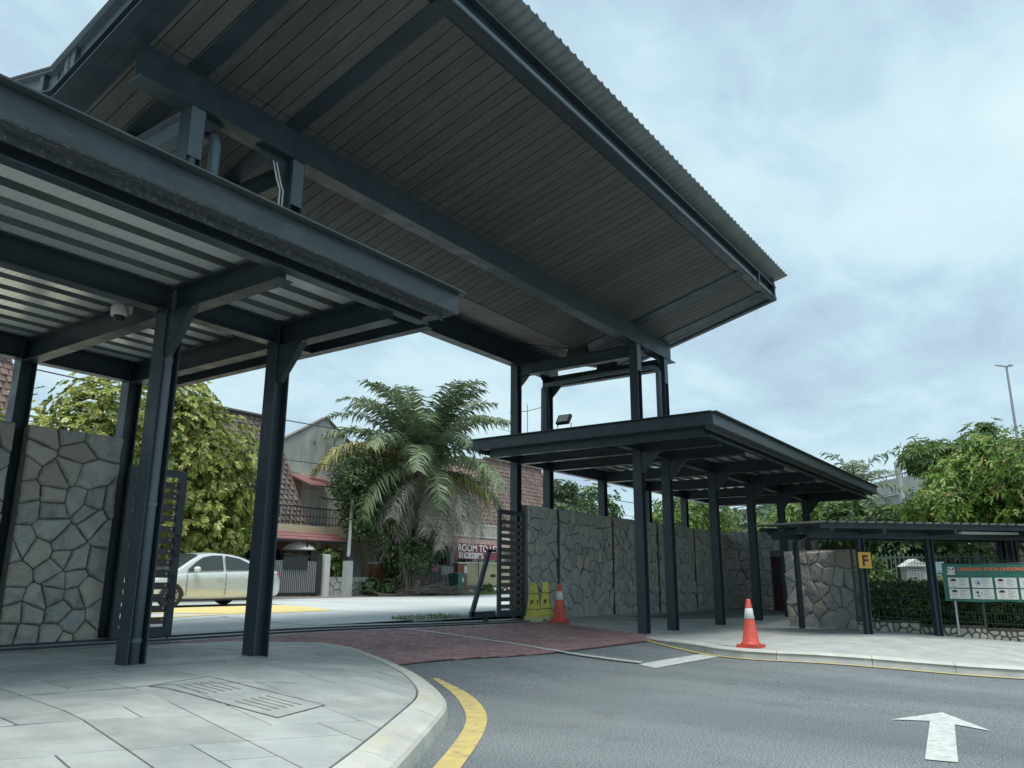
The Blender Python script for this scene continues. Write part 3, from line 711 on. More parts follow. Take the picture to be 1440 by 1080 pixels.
def low_canopy(name, label, u0, u1, cols_u, near_missing=(), end_left=True, end_right=True):
    root = empty(name, label, 'canopy')
    v0, v1 = 5.42, 11.30; zb = 4.07
    # deck sheets: ribs along u
    prof = []; v = v0 + 0.12
    while v < v1 - 0.3:
        for dv, dz in ((0, 0), (0.20, 0), (0.21, 0.125), (0.35, 0.125), (0.36, 0)): prof.append((v + dv, dz))
        v += 0.36
    b = MB(); z = 4.235
    xs_ = [u0 + 0.15, (u0 + u1) / 2, u1 - 0.15]
    b.grid([[(x, vv, z + dz) for vv, dz in prof] for x in xs_]); b.grid([[(x, vv, z + dz + 0.004) for vv, dz in prof] for x in xs_])
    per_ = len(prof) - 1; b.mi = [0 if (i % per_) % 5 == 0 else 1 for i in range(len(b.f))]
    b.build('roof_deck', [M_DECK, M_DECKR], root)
    b = MB(); b.box(u0 + 0.1, u1 - 0.1, v0 + 0.1, v1 - 0.1, 4.368, 4.38); b.build('roof_top', M_ROOFSHEET, root)
    # beams along u
    for vv, h in ((5.72, 0.24), (VN, 0.28), (VF, 0.28)):
        b = MB(); zt = 4.225
        if vv == 5.72:   # front channel
            b.bar((u0 + 0.28, vv, zt - h / 2), (u1 - 0.28, vv, zt - h / 2), 0.012, h); b.bar((u0 + 0.28, vv - 0.05, zt - h), (u1 - 0.28, vv - 0.05, zt - h), 0.11, 0.014)
        else: ibeam(b, (u0 + 0.3, vv, zt - h / 2), (u1 - 0.3, vv, zt - h / 2), h, 0.16)
        b.build('beam', M_STEEL, root)
    b = MB(); b.bar((u0 + 0.28, v1 - 0.3, 4.1), (u1 - 0.28, v1 - 0.3, 4.1), 0.012, 0.24); b.build('beam', M_STEEL, root)
    # rafters along v
    for u in cols_u:
        b = MB(); ibeam(b, (u, 5.72, 4.055), (u, v1 - 0.32, 4.055), 0.29, 0.17); b.build('rafter', M_STEEL, root)
    for ue, ok in ((u0 + 0.28, end_left), (u1 - 0.28, end_right)):
        if ok:
            b = MB(); b.bar((ue, 5.72, 4.09), (ue, v1 - 0.3, 4.09), 0.014, 0.26); b.bar((ue + (-0.05 if ue < (u0 + u1) / 2 else 0.05), 5.66, 3.965), (ue + (-0.05 if ue < (u0 + u1) / 2 else 0.05), v1 - 0.3, 3.965), 0.12, 0.014); b.build('edge_beam', M_STEEL, root)
    # gutters: C shaped box with top lip and peeling lower lip
    for vv, s in ((v0, -1), (v1, 1)):
        b = MB(); b.bar((u0, vv, 4.26), (u1, vv, 4.26), 0.012, 0.22); b.bar((u0 - 0.02, vv + 0.03 * s, 4.385), (u1 + 0.02, vv + 0.03 * s, 4.385), 0.13, 0.016); b.build('gutter', M_GUTTER, root)
        b = MB(); b.bar((u0 + 0.02, vv - 0.07 * s, 4.142), (u1 - 0.02, vv - 0.07 * s, 4.142), 0.15, 0.012); b.bar((u0 + 0.02, vv - 0.15 * s, 4.10), (u1 - 0.1, vv - 0.15 * s, 4.10), 0.02, 0.07); b.build('gutter_lip', M_PEEL, root)
    for uu, s, ok in ((u0, -1, end_left), (u1, 1, end_right)):
        if not ok: continue
        b = MB(); b.bar((uu, v0, 4.26), (uu, v1, 4.26), 0.012, 0.22); b.bar((uu + 0.03 * s, v0, 4.386), (uu + 0.03 * s, v1, 4.386), 0.13, 0.016); b.build('gutter', M_STEEL, root)
        b = MB(); b.bar((uu - 0.08 * s, v0 + 0.1, 4.145), (uu - 0.08 * s, v1 - 0.1, 4.145), 0.16, 0.012); b.build('gutter_lip', M_STEEL, root)
    # brackets
    for u in cols_u:
        for v, s in ((VN - 0.1, -1),):
            b = MB(); b.extr([(0, 0), (0, -0.46), (0.06, -0.46), (0.40, -0.02), (0.40, 0)], (u - 0.08, v, 3.92), (0, s, 0), (0, 0, 1), (0.016, 0, 0))
            b.bar((u - .04, v + 0.03 * s, 3.47), (u - .04, v + 0.40 * s, 3.90), 0.09, 0.012, up=(0, -s, 1))
            b.build('bracket', M_STEEL, root)
    return root
can_l = low_canopy('entrance_canopy', 'low steel canopy with galvanised deck over the left pavement', -4.0, 6.6, [-2.6, -0.1, 1.55, 4.41, 5.85], end_left=True)
can_r = low_canopy('entrance_canopy', 'low steel canopy over the stone wall on the right', 14.4, 29.7, [15.58, 17.04, 19.92, 22.85, 25.75, 28.65])
for u in (-2.6, 1.55):
    for v in (VF,):
        b = MB(); hcol(b, u, v, 0.35, 4.1); b.build('column', M_STEEL, can_l)
for u in (19.92, 22.85, 25.75, 28.65):
    for v in (VN, VF):
        b = MB(); hcol(b, u, v, base_z(u, v) - 0.05 if v == VN else 0.15, 4.1); b.build('column', M_STEEL, can_r)
b = MB(); b.tube([(17.6, VN, 0.0), (17.6, VN, 0.01)], 0.01, 4)

# dome camera on the rafter
M_WPL = mat('white_plastic', (0.62, 0.63, 0.60), 0.4)
cc = empty('dome_camera', 'white dome security camera on the left canopy rafter', 'camera', loc=(4.41, 8.28, 4.06))
b = MB(); b.lathe([(0.002, -0.05), (0.085, -0.05), (0.092, -0.01), (0.09, 0.05), (0.07, 0.07), (0.01, 0.07)], (-0.20, 0, -0.01), 20); b.build('housing', M_WPL, cc, smooth=True)
b = MB(); b.box(-0.16, -0.085, -0.06, 0.06, -0.02, 0.065); b.build('arm', M_WPL, cc)
b = MB(); b.lathe([(0.06, 0), (0.058, -0.02), (0.045, -0.045), (0.02, -0.06), (0.002, -0.062)], (-0.20, 0, -0.06), 16); b.build('lens_dome', M_BLACKPL, cc, smooth=True)
# floodlight
fl = empty('floodlight', 'small floodlight on the roof edge of the right canopy', 'floodlight', loc=(14.45, 8.8, 4.4))
b = MB(); b.tube([(0.0, -0.17, 0.12), (0, -0.17, 0.0), (0, 0.17, 0.0), (0, 0.17, 0.12)], 0.012, 6); b.build('yoke', M_BLACKPL, fl)
b = MB(); b.extr([(-0.16, -0.1), (0.16, -0.1), (0.16, 0.14), (-0.16, 0.14)], (0, 0, 0.17), (0, -1, 0), (0.55, 0, 0.83), (-0.06, 0, 0.04)); b.build('housing', M_BLACKPL, fl)
b = MB(); b.extr([(-0.13, -0.07), (0.13, -0.07), (0.13, 0.11), (-0.13, 0.11)], (-0.061, 0, 0.211), (0, -1, 0), (0.55, 0, 0.83), (-0.004, 0, 0.003)); b.build('glass', mat('pale_lamp_glass', (0.5, 0.52, 0.52), 0.2), fl)

# ------------------------------------------------------------------ stone walls
def voronoi_cells(Wd, Ht, cell, rng, gap):
    nx = max(1, round(Wd / cell)); nz = max(1, round(Ht / cell)); pts = []
    for i in range(nx):
        for j in range(nz):
            if rng.random() < 0.10: continue
            pts.append(((i + 0.5 + rng.uniform(-0.46, 0.46) + (0.25 if j % 2 else -0.25)) * Wd / nx, (j + 0.5 + rng.uniform(-0.44, 0.44)) * Ht / nz))
    res = []
    for i, p in enumerate(pts):
        poly = [(0, 0), (Wd, 0), (Wd, Ht), (0, Ht)]
        for j, q in enumerate(pts):
            if i == j: continue
            d = math.dist(p, q)
            if d > cell * 3.6: continue
            nx_, ny_ = (q[0] - p[0]) / d, (q[1] - p[1]) / d; lim = d / 2 - gap / 2
            o = []
            for k in range(len(poly)):
                a, c = poly[k], poly[(k + 1) % len(poly)]
                sa = lim - ((a[0] - p[0]) * nx_ + (a[1] - p[1]) * ny_); sc = lim - ((c[0] - p[0]) * nx_ + (c[1] - p[1]) * ny_)
                if sa >= 0: o.append(a)
                if (sa >= 0) != (sc >= 0):
                    t = sa / (sa - sc); o.append((a[0] + t * (c[0] - a[0]), a[1] + t * (c[1] - a[1])))
            poly = o
            if len(poly) < 3: break
        if len(poly) >= 3: res.append(poly)
    return res
def stone_face(root, o, a, Wd, Ht, cell, rng, nrm, tan=0.2, thick=0.035, gap=0.015, jit=0.012):
    o, a, nrm = Vector(o), Vector(a).normalized(), Vector(nrm).normalized(); up = Vector((0, 0, 1)); ms = []
    flip = a.cross(up).dot(nrm) < 0
    for poly in voronoi_cells(Wd, Ht, cell, rng, gap):
        # drop tiny edges, add jittered midpoints on long ones
        P = []
        for k in range(len(poly)):
            p, q = poly[k], poly[(k + 1) % len(poly)]; L = math.dist(p, q)
            if L < 0.018: continue
            P.append((lerp(p[0], q[0], min(0.3, 0.016 / L)), lerp(p[1], q[1], min(0.3, 0.016 / L))))
            if L > 0.12: 
                t = rng.uniform(0.35, 0.65); nxx, nyy = (q[1] - p[1]) / L, -(q[0] - p[0]) / L; jj = rng.uniform(-jit, jit * 0.3)
                P.append((lerp(p[0], q[0], t) + nxx * jj, lerp(p[1], q[1], t) + nyy * jj))
            P.append((lerp(q[0], p[0], min(0.3, 0.016 / L)), lerp(q[1], p[1], min(0.3, 0.016 / L))))
        n = len(P)
        if n < 3: continue
        cx = sum(p[0] for p in P) / n; cz = sum(p[1] for p in P) / n; r = math.sqrt(sum((p[0] - cx) ** 2 + (p[1] - cz) ** 2 for p in P) / n)
        h = thick * rng.uniform(0.6, 1.25); tx, tz = rng.uniform(-0.10, 0.10), rng.uniform(-0.10, 0.10)
        ins = min(0.35, 0.016 / max(r, 0.03))
        def W3(x, z, d): return o + a * x + up * z + nrm * d
        vs = [W3(x, z, -0.01) for x, z in P] + [W3(x, z, h * 0.55 + tx * (x - cx) + tz * (z - cz)) for x, z in P]
        vs += [W3(lerp(x, cx, ins * 1.6), lerp(z, cz, ins * 1.6), h + rng.uniform(-.006, .006) + tx * (x - cx) + tz * (z - cz)) for x, z in P]
        vs.append(W3(cx + rng.uniform(-.3, .3) * r, cz + rng.uniform(-.3, .3) * r, h + rng.uniform(0.004, 0.022)))
        fs = []
        for i in range(n):
            j = (i + 1) % n
            for f in ((i, j, n + j, n + i), (n + i, n + j, 2 * n + j, 2 * n + i), (2 * n + i, 2 * n + j, 3 * n)): fs.append(f[::-1] if flip else f)
        MB().add(vs, fs).build('stone', M_STONE_T if rng.random() < tan else M_STONE, root)
def wall_panel(label, u0, u1, v, z0, z1, cell, rng, tan=0.2, th=0.28, thick=0.035, group='stone clad wall panels'):
    root = empty('stone_wall', label, 'wall', group)
    b = MB(); b.box(u0, u1, v, v + th, z0 - 0.25, z1); b.build('wall_core', M_MORTAR, root)
    stone_face(root, (u0, v, z0 - 0.02), (1, 0, 0), u1 - u0, z1 - z0 + 0.02, cell, rng, (0, -1, 0), tan, thick)
    return root
r2 = random.Random(21)
wall_panel('tan and grey stone wall panel between the left canopy columns', 4.46, 5.64, 10.60, 0.385, 3.07, 0.25, r2, 0.35, th=0.16, thick=0.05)
wall_panel('stone wall panel cut off by the left edge of the photo', 1.66, 4.28, 10.60, 0.385, 3.07, 0.27, r2, 0.4, th=0.16, thick=0.05)
labs = ['stone wall panel behind the yellow caution cones', 'stone wall panel behind the farther traffic cone, second from the gate', 'third stone wall panel from the gate, behind the tall front columns',
        'fourth stone wall panel from the gate, in shade', 'stone wall panel farthest from the gate, before the shaded corner']
for (a, c), lb in zip(((15.68, 16.97), (17.10, 19.84), (19.98, 22.77), (22.92, 25.67), (25.82, 28.7)), labs):
    z0 = 0.30 - 0.012 * (a - 15.6)
    wall_panel(lb, a, c, 10.60, z0, 2.93, 0.29, r2, 0.07, th=0.2, thick=0.03)
# cross wall with doorway, stones face -u
cw = empty('stone_wall', 'shaded stone cross wall with doorway at the end of the right canopy', 'wall', 'stone clad wall panels')
for v0_, v1_, z0_, z1_ in ((8.98, 10.6, 0.05, 2.93), (7.4, 8.42, 0.0, 2.93), (8.42, 8.98, 2.24, 2.93)):
    b = MB(); b.box(28.7, 28.95, v0_, v1_, z0_ - 0.2, z1_); b.build('wall_core', M_MORTAR, cw)
    stone_face(cw, (28.7, v0_, z0_), (0, 1, 0), v1_ - v0_, z1_ - z0_, 0.33, r2, (-1, 0, 0), 0.05, 0.03)
dr = MB(); dr.box(28.84, 28.88, 8.43, 8.97, 0.05, 2.22); M_DOOR = mat('dark_maroon_door', (0.05, 0.022, 0.026), 0.6)
dro = dr.build('door', M_DOOR, cw)
b = MB(); b.box(28.80, 28.84, 8.43, 8.97, 1.12, 1.22); b.build('door_rail', M_STEEL, dro)
b = MB(); b.box(28.62, 28.66, 7.62, 7.86, 1.62, 1.95); tag(b.build('notice_plate', mat('faded_notice', (0.32, 0.34, 0.33), 0.6)), 'small pale notice on the shaded stone cross wall', 'notice')
# short wall beside the walkway
sw = empty('stone_wall', 'short low stone wall standing beside the covered walkway', 'wall', 'stone clad wall panels')
A_ = Vector((20.15, 5.95, 0)); B_ = Vector((19.35, 4.2, 0)); d_ = (B_ - A_); LN = d_.length; d_.normalize(); n_ = Vector((d_.y, -d_.x, 0))
if n_.x > 0: n_ = -n_
cor = MB(); q = [A_, B_, B_ - n_ * 0.3, A_ - n_ * 0.3]
cor.prism([(p.x, p.y) for p in (q if (q[1] - q[0]).cross(q[2] - q[1]).z > 0 else q[::-1])], 0.0, 1.88); cor.build('wall_core', M_MORTAR, sw)
stone_face(sw, (A_.x, A_.y, 0.1), d_, LN, 1.78, 0.33, r2, n_, 0.08, 0.035)
e0 = B_; stone_face(sw, (e0.x, e0.y, 0.1), -n_, 0.30, 1.78, 0.2, r2, d_, 0.5, 0.03)
b = MB(); b.prism([(p.x, p.y) for p in ([A_ + n_ * .02, B_ + n_ * .02 + d_ * .02, B_ - n_ * 0.32 + d_ * .02, A_ - n_ * 0.32][::-1])], 1.88, 1.91); b.build('coping', M_STONE, sw)

# ------------------------------------------------------------------ slatted gates
M_SLAT = mat('brown_gate_slat', (0.075, 0.058, 0.052), 0.6, var=0.15, vscale=4, rand=0.12, stretch=(0.5, 1, 4))
gl = empty('slatted_gate', 'open slatted gate leaf with brown slats behind the left pipe column', 'gate', 'gate leaves')
def gate_leaf(root, u0, u1, v, z0, z1, slat_u0, slat_u1):
    fw = 0.09
    b = MB(); b.box(u0, u0 + fw, v - .03, v + .03, z0, z1); b.build('frame_stile', M_STEEL, root)
    b = MB(); b.box(u1 - fw - 0.02, u1, v - .03, v + .03, z0, z1); b.build('frame_stile', M_STEEL, root)
    for a, c in ((z0, z0 + 0.13), (z1 - 0.10, z1)):
        b = MB(); b.box(u0 + fw, u1 - fw - 0.02, v - .028, v + .028, a, c); b.build('frame_rail', M_STEEL, root)
    z = z0 + 0.165; me = None; k = 0
    while z < z1 - 0.2:
        h = 0.105 if k % 4 else 0.09
        if me is None:
            b = MB(); b.box(slat_u0, slat_u1, v - .012, v + .012, 0, h); o = b.build('slat', M_SLAT, root); o.location.z = z; me = o.data
        else: link_part('slat', me, root, (0, 0, z))
        z += 0.152; k += 1
gate_leaf(gl, 5.67, 6.52, 10.33, 0.43, 2.68, 5.70, 6.44)
for k in range(13):
    b = MB(); b.tube([(6.36, 10.32, .65 + k * .152), (6.36, 10.312, .65 + k * .152)], .011, 8); b.build('bolt_head', M_WPL, gl)
for z in (1.5, 0.95):
    b = MB(); b.tube([(6.45, 10.29, z), (6.45, 10.24, z), (6.45, 10.24, z + 0.28), (6.45, 10.29, z + 0.28)], 0.012, 6); b.build('handle', M_BLACKPL, gl)
b = MB(); b.box(6.46, 6.48, 10.3, 10.32, 0.36, 0.45); b.build('bolt', M_STEEL, gl)
gr_ = empty('slatted_gate', 'folded slatted gate leaf beside the right gate column', 'gate', 'gate leaves')
gate_leaf(gr_, 14.22, 15.22, 10.40, 0.42, 2.72, 14.3, 15.15)
b = MB(); b.tube([(14.45, 10.35, 1.5), (14.45, 10.30, 1.5), (14.45, 10.30, 1.72), (14.45, 10.35, 1.72)], 0.012, 6); b.build('handle', M_BLACKPL, gr_)
b = MB(); b.box(14.0, 14.08, 10.36, 10.44, 1.25, 1.31); b.build('bolt', M_STEEL, gr_)
# raked steel frame fixed to the right leaf
fr = empty('raked_frame', 'empty slanting steel frame leaning out from the right gate leaf', 'frame')
b = MB(); b.bar((13.30, 10.40, 0.46), (13.90, 10.40, 1.82), 0.06, 0.10, up=(1, 0, 0)); b.build('raked_bar', M_STEEL, fr)
b = MB(); b.box(13.26, 14.11, 10.37, 10.43, 0.43, 0.55); b.build('bottom_rail', M_STEEL, fr)
b = MB(); b.box(13.82, 14.11, 10.37, 10.43, 1.78, 1.84); b.build('top_rail', M_STEEL, fr)
b = MB(); b.tube([(13.8, 10.4, 0.43), (13.8, 10.4, 0.34)], 0.05, 10); b.build('roller', M_BLACKPL, fr)
# little weeds + curb stub beside
b = MB(); b.box(12.2, 15.2, 11.0, 11.5, 0.38, 0.455); tag(b.build('low_plinth', M_STRIP), 'low concrete plinth in front of the right gate leaf', 'plinth')

# ------------------------------------------------------------------ cones
M_ORANGE = mat('faded_orange_rubber', (0.62, 0.085, 0.06), 0.5, var=0.12, vscale=8, stain=(0.30, 0.06, 0.05), stain_amt=0.5, stain_scale=9)
M_WBAND = mat('white_reflective_band', (0.62, 0.66, 0.64), 0.4, var=0.1, vscale=12)
def tcone(label, loc, H):
    t = empty('traffic_cone', label, 'traffic cone', 'orange traffic cones', loc); k = H / 0.75
    b = MB()
    b.extr([(-0.19, -0.16), (-0.16, -0.19), (0.16, -0.19), (0.19, -0.16), (0.19, 0.16), (0.16, 0.19), (-0.16, 0.19), (-0.19, 0.16)], (0, 0, 0), (k, 0, 0), (0, k, 0), (0, 0, 0.022 * k))
    b.extr([(-0.185, -0.15), (-0.15, -0.185), (0.15, -0.185), (0.185, -0.15), (0.185, 0.15), (0.15, 0.185), (-0.15, 0.185), (-0.185, 0.15)], (0, 0, 0.026 * k), (k, 0, 0), (0, k, 0), (0, 0, 0.022 * k))
    b.build('base', M_ORANGE, t)
    def rad(z): return (0.135 - 0.102 * ((z - 0.05) / 0.70)) * 1.0
    b = MB(); b.lathe([(0.165 * k, 0.046 * k), (0.15 * k, 0.065 * k), (rad(0.09) * k, 0.09 * k), (rad(0.45) * k, 0.45 * k), (rad(0.745) * k, 0.735 * k), (0.022 * k, 0.75 * k), (0.018 * k, 0.73 * k)], n=24); b.build('body', M_ORANGE, t, smooth=True)
    b = MB(); b.lathe([((rad(0.44) + .001) * k, 0.44 * k), ((rad(0.44) + .004) * k, 0.442 * k), ((rad(0.60) + .004) * k, 0.60 * k), ((rad(0.60) + .001) * k, 0.602 * k)], n=24); b.build('band', M_WBAND, t, smooth=True)
    return t
z = P_R(13.45, 4.62)
c1 = tcone('orange traffic cone near the kerb on the right pavement', (13.42, 4.62, z + 0.002), 0.77)
z = P_R(15.9, 9.85)
c2 = tcone('orange traffic cone by the stone wall beside yellow cones', (15.72, 9.76, z + 0.002), 0.84)
c2.rotation_euler = (0, 0, 0.5)
M_YEL = mat('faded_yellow_plastic', (0.62, 0.58, 0.10), 0.55, var=0.12, vscale=6, stain=(0.45, 0.45, 0.28), stain_amt=0.5, stain_scale=5)
M_YELB = mat('dusty_yellow_base', (0.52, 0.52, 0.27), 0.7, var=0.15, vscale=8)
M_INK = mat('black_print', (0.02, 0.02, 0.02), 0.6)
YC1, YC2 = (15.25, 10.15), (15.95, 10.27)
def ycone(label, loc, rz):
    t = empty('caution_cone', label, 'caution cone', 'yellow caution cones', loc); H = 0.86
    b = MB(); b.box(-0.16, 0.16, -0.16, 0.16, 0, 0.11); b.build('base', M_YELB, t)
    def q(w, z): return [(-w, -w, z), (w, -w, z), (w, w, z), (-w, w, z)]
    b = MB(); b.add(q(0.145, 0.11) + q(0.145, 0.135) + q(0.125, 0.15) + q(0.052, H - 0.015) + q(0.045, H), [(i * 4 + j, i * 4 + (j + 1) % 4, (i + 1) * 4 + (j + 1) % 4, (i + 1) * 4 + j) for i in range(4) for j in range(4)] + [(16, 17, 18, 19)]); b.build('body', M_YEL, t)
    tilt = math.atan2(0.073, H - 0.165)
    def wz(z): return 0.125 - 0.073 * (z - 0.15) / (H - 0.165)
    for (ax, ay, rzz) in ((0, -1, 0), (-1, 0, -math.pi / 2)):
        for txt, zz, sz, bd in (('CAUTION', 0.60, 0.034, 0.0006), ('P', 0.36, 0.15, 0.004), ('NO PARKING', 0.255, 0.032, 0.0008)):
            w = wz(zz) + 0.003
            text_mesh(txt, sz, 'lettering', M_INK, t, (ax * w, ay * w, zz), (math.pi / 2 - tilt, 0, rzz), bd, 0.0008)
        w = wz(0.66) + 0.003; tb = MB(); tb.extr([(-0.016, 0), (0.016, 0), (0, 0.028)], (0, 0, 0), (1, 0, 0), (0, 1, 0), (0, 0, 0.001)); o = tb.build('warning_mark', M_INK, t); o.location = (ax * w, ay * w, 0.655); o.rotation_euler = (math.pi / 2 - tilt, 0, rzz)
    t.rotation_euler = (0, 0, rz); return t
ycone('brighter yellow caution cone, left of the pair', (YC1[0], YC1[1], P_R(15.4, 10.1) + 0.004), 0.15)
ycone('paler yellow caution cone, right of the pair', (YC2[0], YC2[1], P_R(15.7, 10.2) + 0.004), 0.35)

# ------------------------------------------------------------------ covered walkway on the right
E0 = Vector((14.95, 5.02, 0)); WD = Vector((0.70, -0.714, 0)).normalized(); WN = Vector((0.714, 0.70, 0)).normalized()
def wp(s, t, z): p = E0 + WD * s + WN * t; return Vector((p.x, p.y, z))
wk = empty('covered_walkway', 'low dark covered walkway with corrugated roof on the right', 'walkway')
b = MB(); prof = []; s = 1.45
while s < 13.0:
    for ds, dz in ((0, 0), (0.085, 0), (0.105, 0.04), (0.145, 0.04), (0.165, 0)): prof.append((s + ds, dz))
    s += 0.205
for off in (0, 0.004):
    b.grid([[wp(a, t, z + dz + off) for a, dz in prof] for t, z in ((-0.05, 2.30), (1.4, 2.35), (2.9, 2.40))])
M_WROOF = mat('mossy_grey_roof_sheet', (0.10, 0.115, 0.11), 0.6, var=0.2, vscale=5, stain=(0.20, 0.215, 0.20), stain_amt=0.5, stain_scale=3)
b.build('roof_sheet', M_WROOF, wk)
for t, z in ((0.12, 2.25), (0.95, 2.26), (1.75, 2.28), (2.6, 2.31)):
    b = MB(); b.bar(wp(1.5, t, z), wp(13, t, z), 0.05, 0.085); b.build('purlin', M_STEEL, wk)
for t, z in ((0.95, 2.13), (2.45, 2.16)):
    b = MB(); b.bar(wp(1.7, t, z), wp(13, t, z), 0.10, 0.13); b.build('beam', M_STEEL, wk)
def wpost(s, t, name='post', w=0.13, zt=2.15):
    p = wp(s, t, 0); b = MB(); z0 = P_R(p.x, p.y) - 0.03; hcol(b, 0, 0, z0, zt, w, 0.02, 0.02); o = b.build(name, M_STEEL, wk); o.location = (p.x, p.y, 0); o.rotation_euler = (0, 0, math.atan2(WD.y, WD.x) ); return p
for s, t in ((2.86, 0.97), (4.42, 0.97), (6.4, 0.97), (8.9, 0.97), (11.2, 0.97)): wpost(s, t)
wpost(3.12, 1.35, w=0.12, zt=2.12)
for s, t in ((7.4, 2.45), (11, 2.45)): wpost(s, t)
p1 = wp(0.15, 2.1, 0); p1 = Vector((19.3, 5.42, 0))
b = MB(); b.bar((p1.x, p1.y, P_R(p1.x, p1.y) - .02), (p1.x, p1.y, 2.12), 0.10, 0.10, up=(WN.x, WN.y, 0)); b.build('post', M_STEEL, wk)
b = MB(); b.bar((p1.x, p1.y, 2.10), wp(1.9, 1.0, 2.2), 0.07, 0.08); b.build('arm', M_STEEL, wk)
b = MB(); b.bar(wp(1.75, 0.1, 2.2), wp(1.75, 2.7, 2.24), 0.07, 0.08); b.build('beam', M_STEEL, wk)
for s in (2.86, 4.42, 6.4, 8.9):
    b = MB(); b.bar(wp(s, 0.1, 2.17), wp(s, 2.75, 2.22), 0.06, 0.10); b.build('beam', M_STEEL, wk)
# fluorescent fitting
tl = tag(MB().bar(wp(5.0, 0.72, 2.19), wp(6.35, 0.72, 2.19), 0.09, 0.05).build('tube_light', M_WPL), 'unlit white fluorescent batten under the walkway roof', 'light fitting')
tl = tag(MB().bar(wp(3.0, 0.6, 2.225), wp(3.16, 0.6, 2.225), 0.09, 0.06).build('junction_box', M_WPL), 'small pale junction box on the walkway beam above the F sign', 'junction box')
# F sign
M_SIGNY = mat('orange_yellow_sign', (0.62, 0.34, 0.05), 0.5, var=0.08, vscale=6)
fp = wp(2.86, 0.97 - 0.12, 1.62)
fs = empty('letter_sign', 'square orange sign reading F on the walkway post', 'sign', loc=fp); fs.rotation_euler = (0, 0, math.atan2(WD.y, WD.x))
b = MB(); b.box(-0.14, 0.14, -0.006, 0.006, -0.16, 0.16); b.build('plate', M_SIGNY, fs)
text_mesh('F', 0.30, 'lettering', M_INK, fs, (0.0, -0.008, -0.11), (math.pi / 2, 0, 0), 0.008, 0.001)

# fence with stone plinth
FA, FB = Vector((18.75, 4.08, 0)), Vector((19.75, -1.8, 0)); FD = (FB - FA).normalized(); FN = Vector((FD.y, -FD.x, 0))
if FN.x > 0: FN = -FN
FL = (FB - FA).length
FROT = math.atan2(FD.y, FD.x)
def fz(s): p = FA + FD * s; return P_R(p.x, p.y)
M_FENCE = mat('dark_green_mesh_fence', (0.03, 0.07, 0.055), 0.5)
M_PLST = mat('pale_plinth_stone', (0.34, 0.34, 0.28), 0.85, rand=0.3, bump=0.6, bscale=12, dist=0.02)
M_CAP = mat('dark_mossy_cap', (0.06, 0.06, 0.05), 0.9, var=0.3, vscale=8)
pl = empty('plinth_wall', 'low rubble stone plinth under the green mesh fence', 'wall')
k = 0; s = 0.0
while s < FL:
    a = FA + FD * s; c = FA + FD * min(FL, s + 1.2); z = min(fz(s), fz(min(FL, s + 1.2))) - 0.03
    b = MB(); b.bar((a.x - FN.x * 0.08, a.y - FN.y * 0.08, z + 0.02 + 0.10), (c.x - FN.x * 0.08, c.y - FN.y * 0.08, z + 0.12), 0.14, 0.30); b.build('core', M_MORTAR, pl)
    hh = 0.21
    rng2 = random.Random(int(s * 100) + 5)
    for poly in voronoi_cells(1.19, hh, 0.13, rng2, 0.022):
        n = len(poly); cx = sum(p[0] for p in poly) / n; cz = sum(p[1] for p in poly) / n
        P2 = []
        for i in range(n):
            p, q = poly[i], poly[(i + 1) % n]; P2 += [(lerp(p[0], q[0], .25), lerp(p[1], q[1], .25)), (lerp(p[0], q[0], .75), lerp(p[1], q[1], .75))]
        n = len(P2); h = rng2.uniform(0.015, 0.035)
        f = lambda x, zz_, d: a + FD * x + FN * d + Vector((0, 0, z + 0.03 + zz_))
        vs = [f(x, y, -0.012) for x, y in P2] + [f(lerp(x, cx, .12), lerp(y, cz, .12), h) for x, y in P2] + [f(cx, cz, h * 1.2)]
        fs_ = []
        for i in range(n):
            j = (i + 1) % n; fs_ += [(i, n + i, n + j, j), (n + i, 2 * n, n + j)]
        MB().add(vs, fs_).build('stone', M_PLST, pl)
    b = MB(); b.bar((a.x - FN.x * 0.07, a.y - FN.y * 0.07, z + 0.27), (c.x - FN.x * 0.07, c.y - FN.y * 0.07, z + 0.27), 0.19, 0.04); b.build('cap', M_CAP, pl)
    s += 1.2
fence = empty('mesh_fence', 'dark green wire mesh fence on the stone plinth', 'fence')
s = 0.0
while s < FL:
    e_ = min(FL, s + 2.4); b = MB()
    a = FA + FD * s - FN * 0.07; c = FA + FD * e_ - FN * 0.07; za, zc = fz(s) + 0.26, fz(e_) + 0.26
    n = int((e_ - s) / 0.055)
    for i in range(n + 1):
        t = i / n; p = a.lerp(c, t); z = lerp(za, zc, t); b.bar((p.x, p.y, z), (p.x, p.y, z + 1.36), 0.005, 0.005, up=(1, 0, 0))
    for h in (0.05, 0.25, 0.45, 0.65, 0.85, 1.05, 1.20, 1.30):
        b.bar((a.x, a.y, za + h), (c.x, c.y, zc + h), 0.008, 0.008)
    b.build('wire_panel', M_FENCE, fence, kind='stuff')
    b = MB(); b.bar((a.x, a.y, za - 0.1), (a.x, a.y, za + 1.45), 0.05, 0.05, up=(1, 0, 0)); b.build('post', M_FENCE, fence)
    s += 2.4

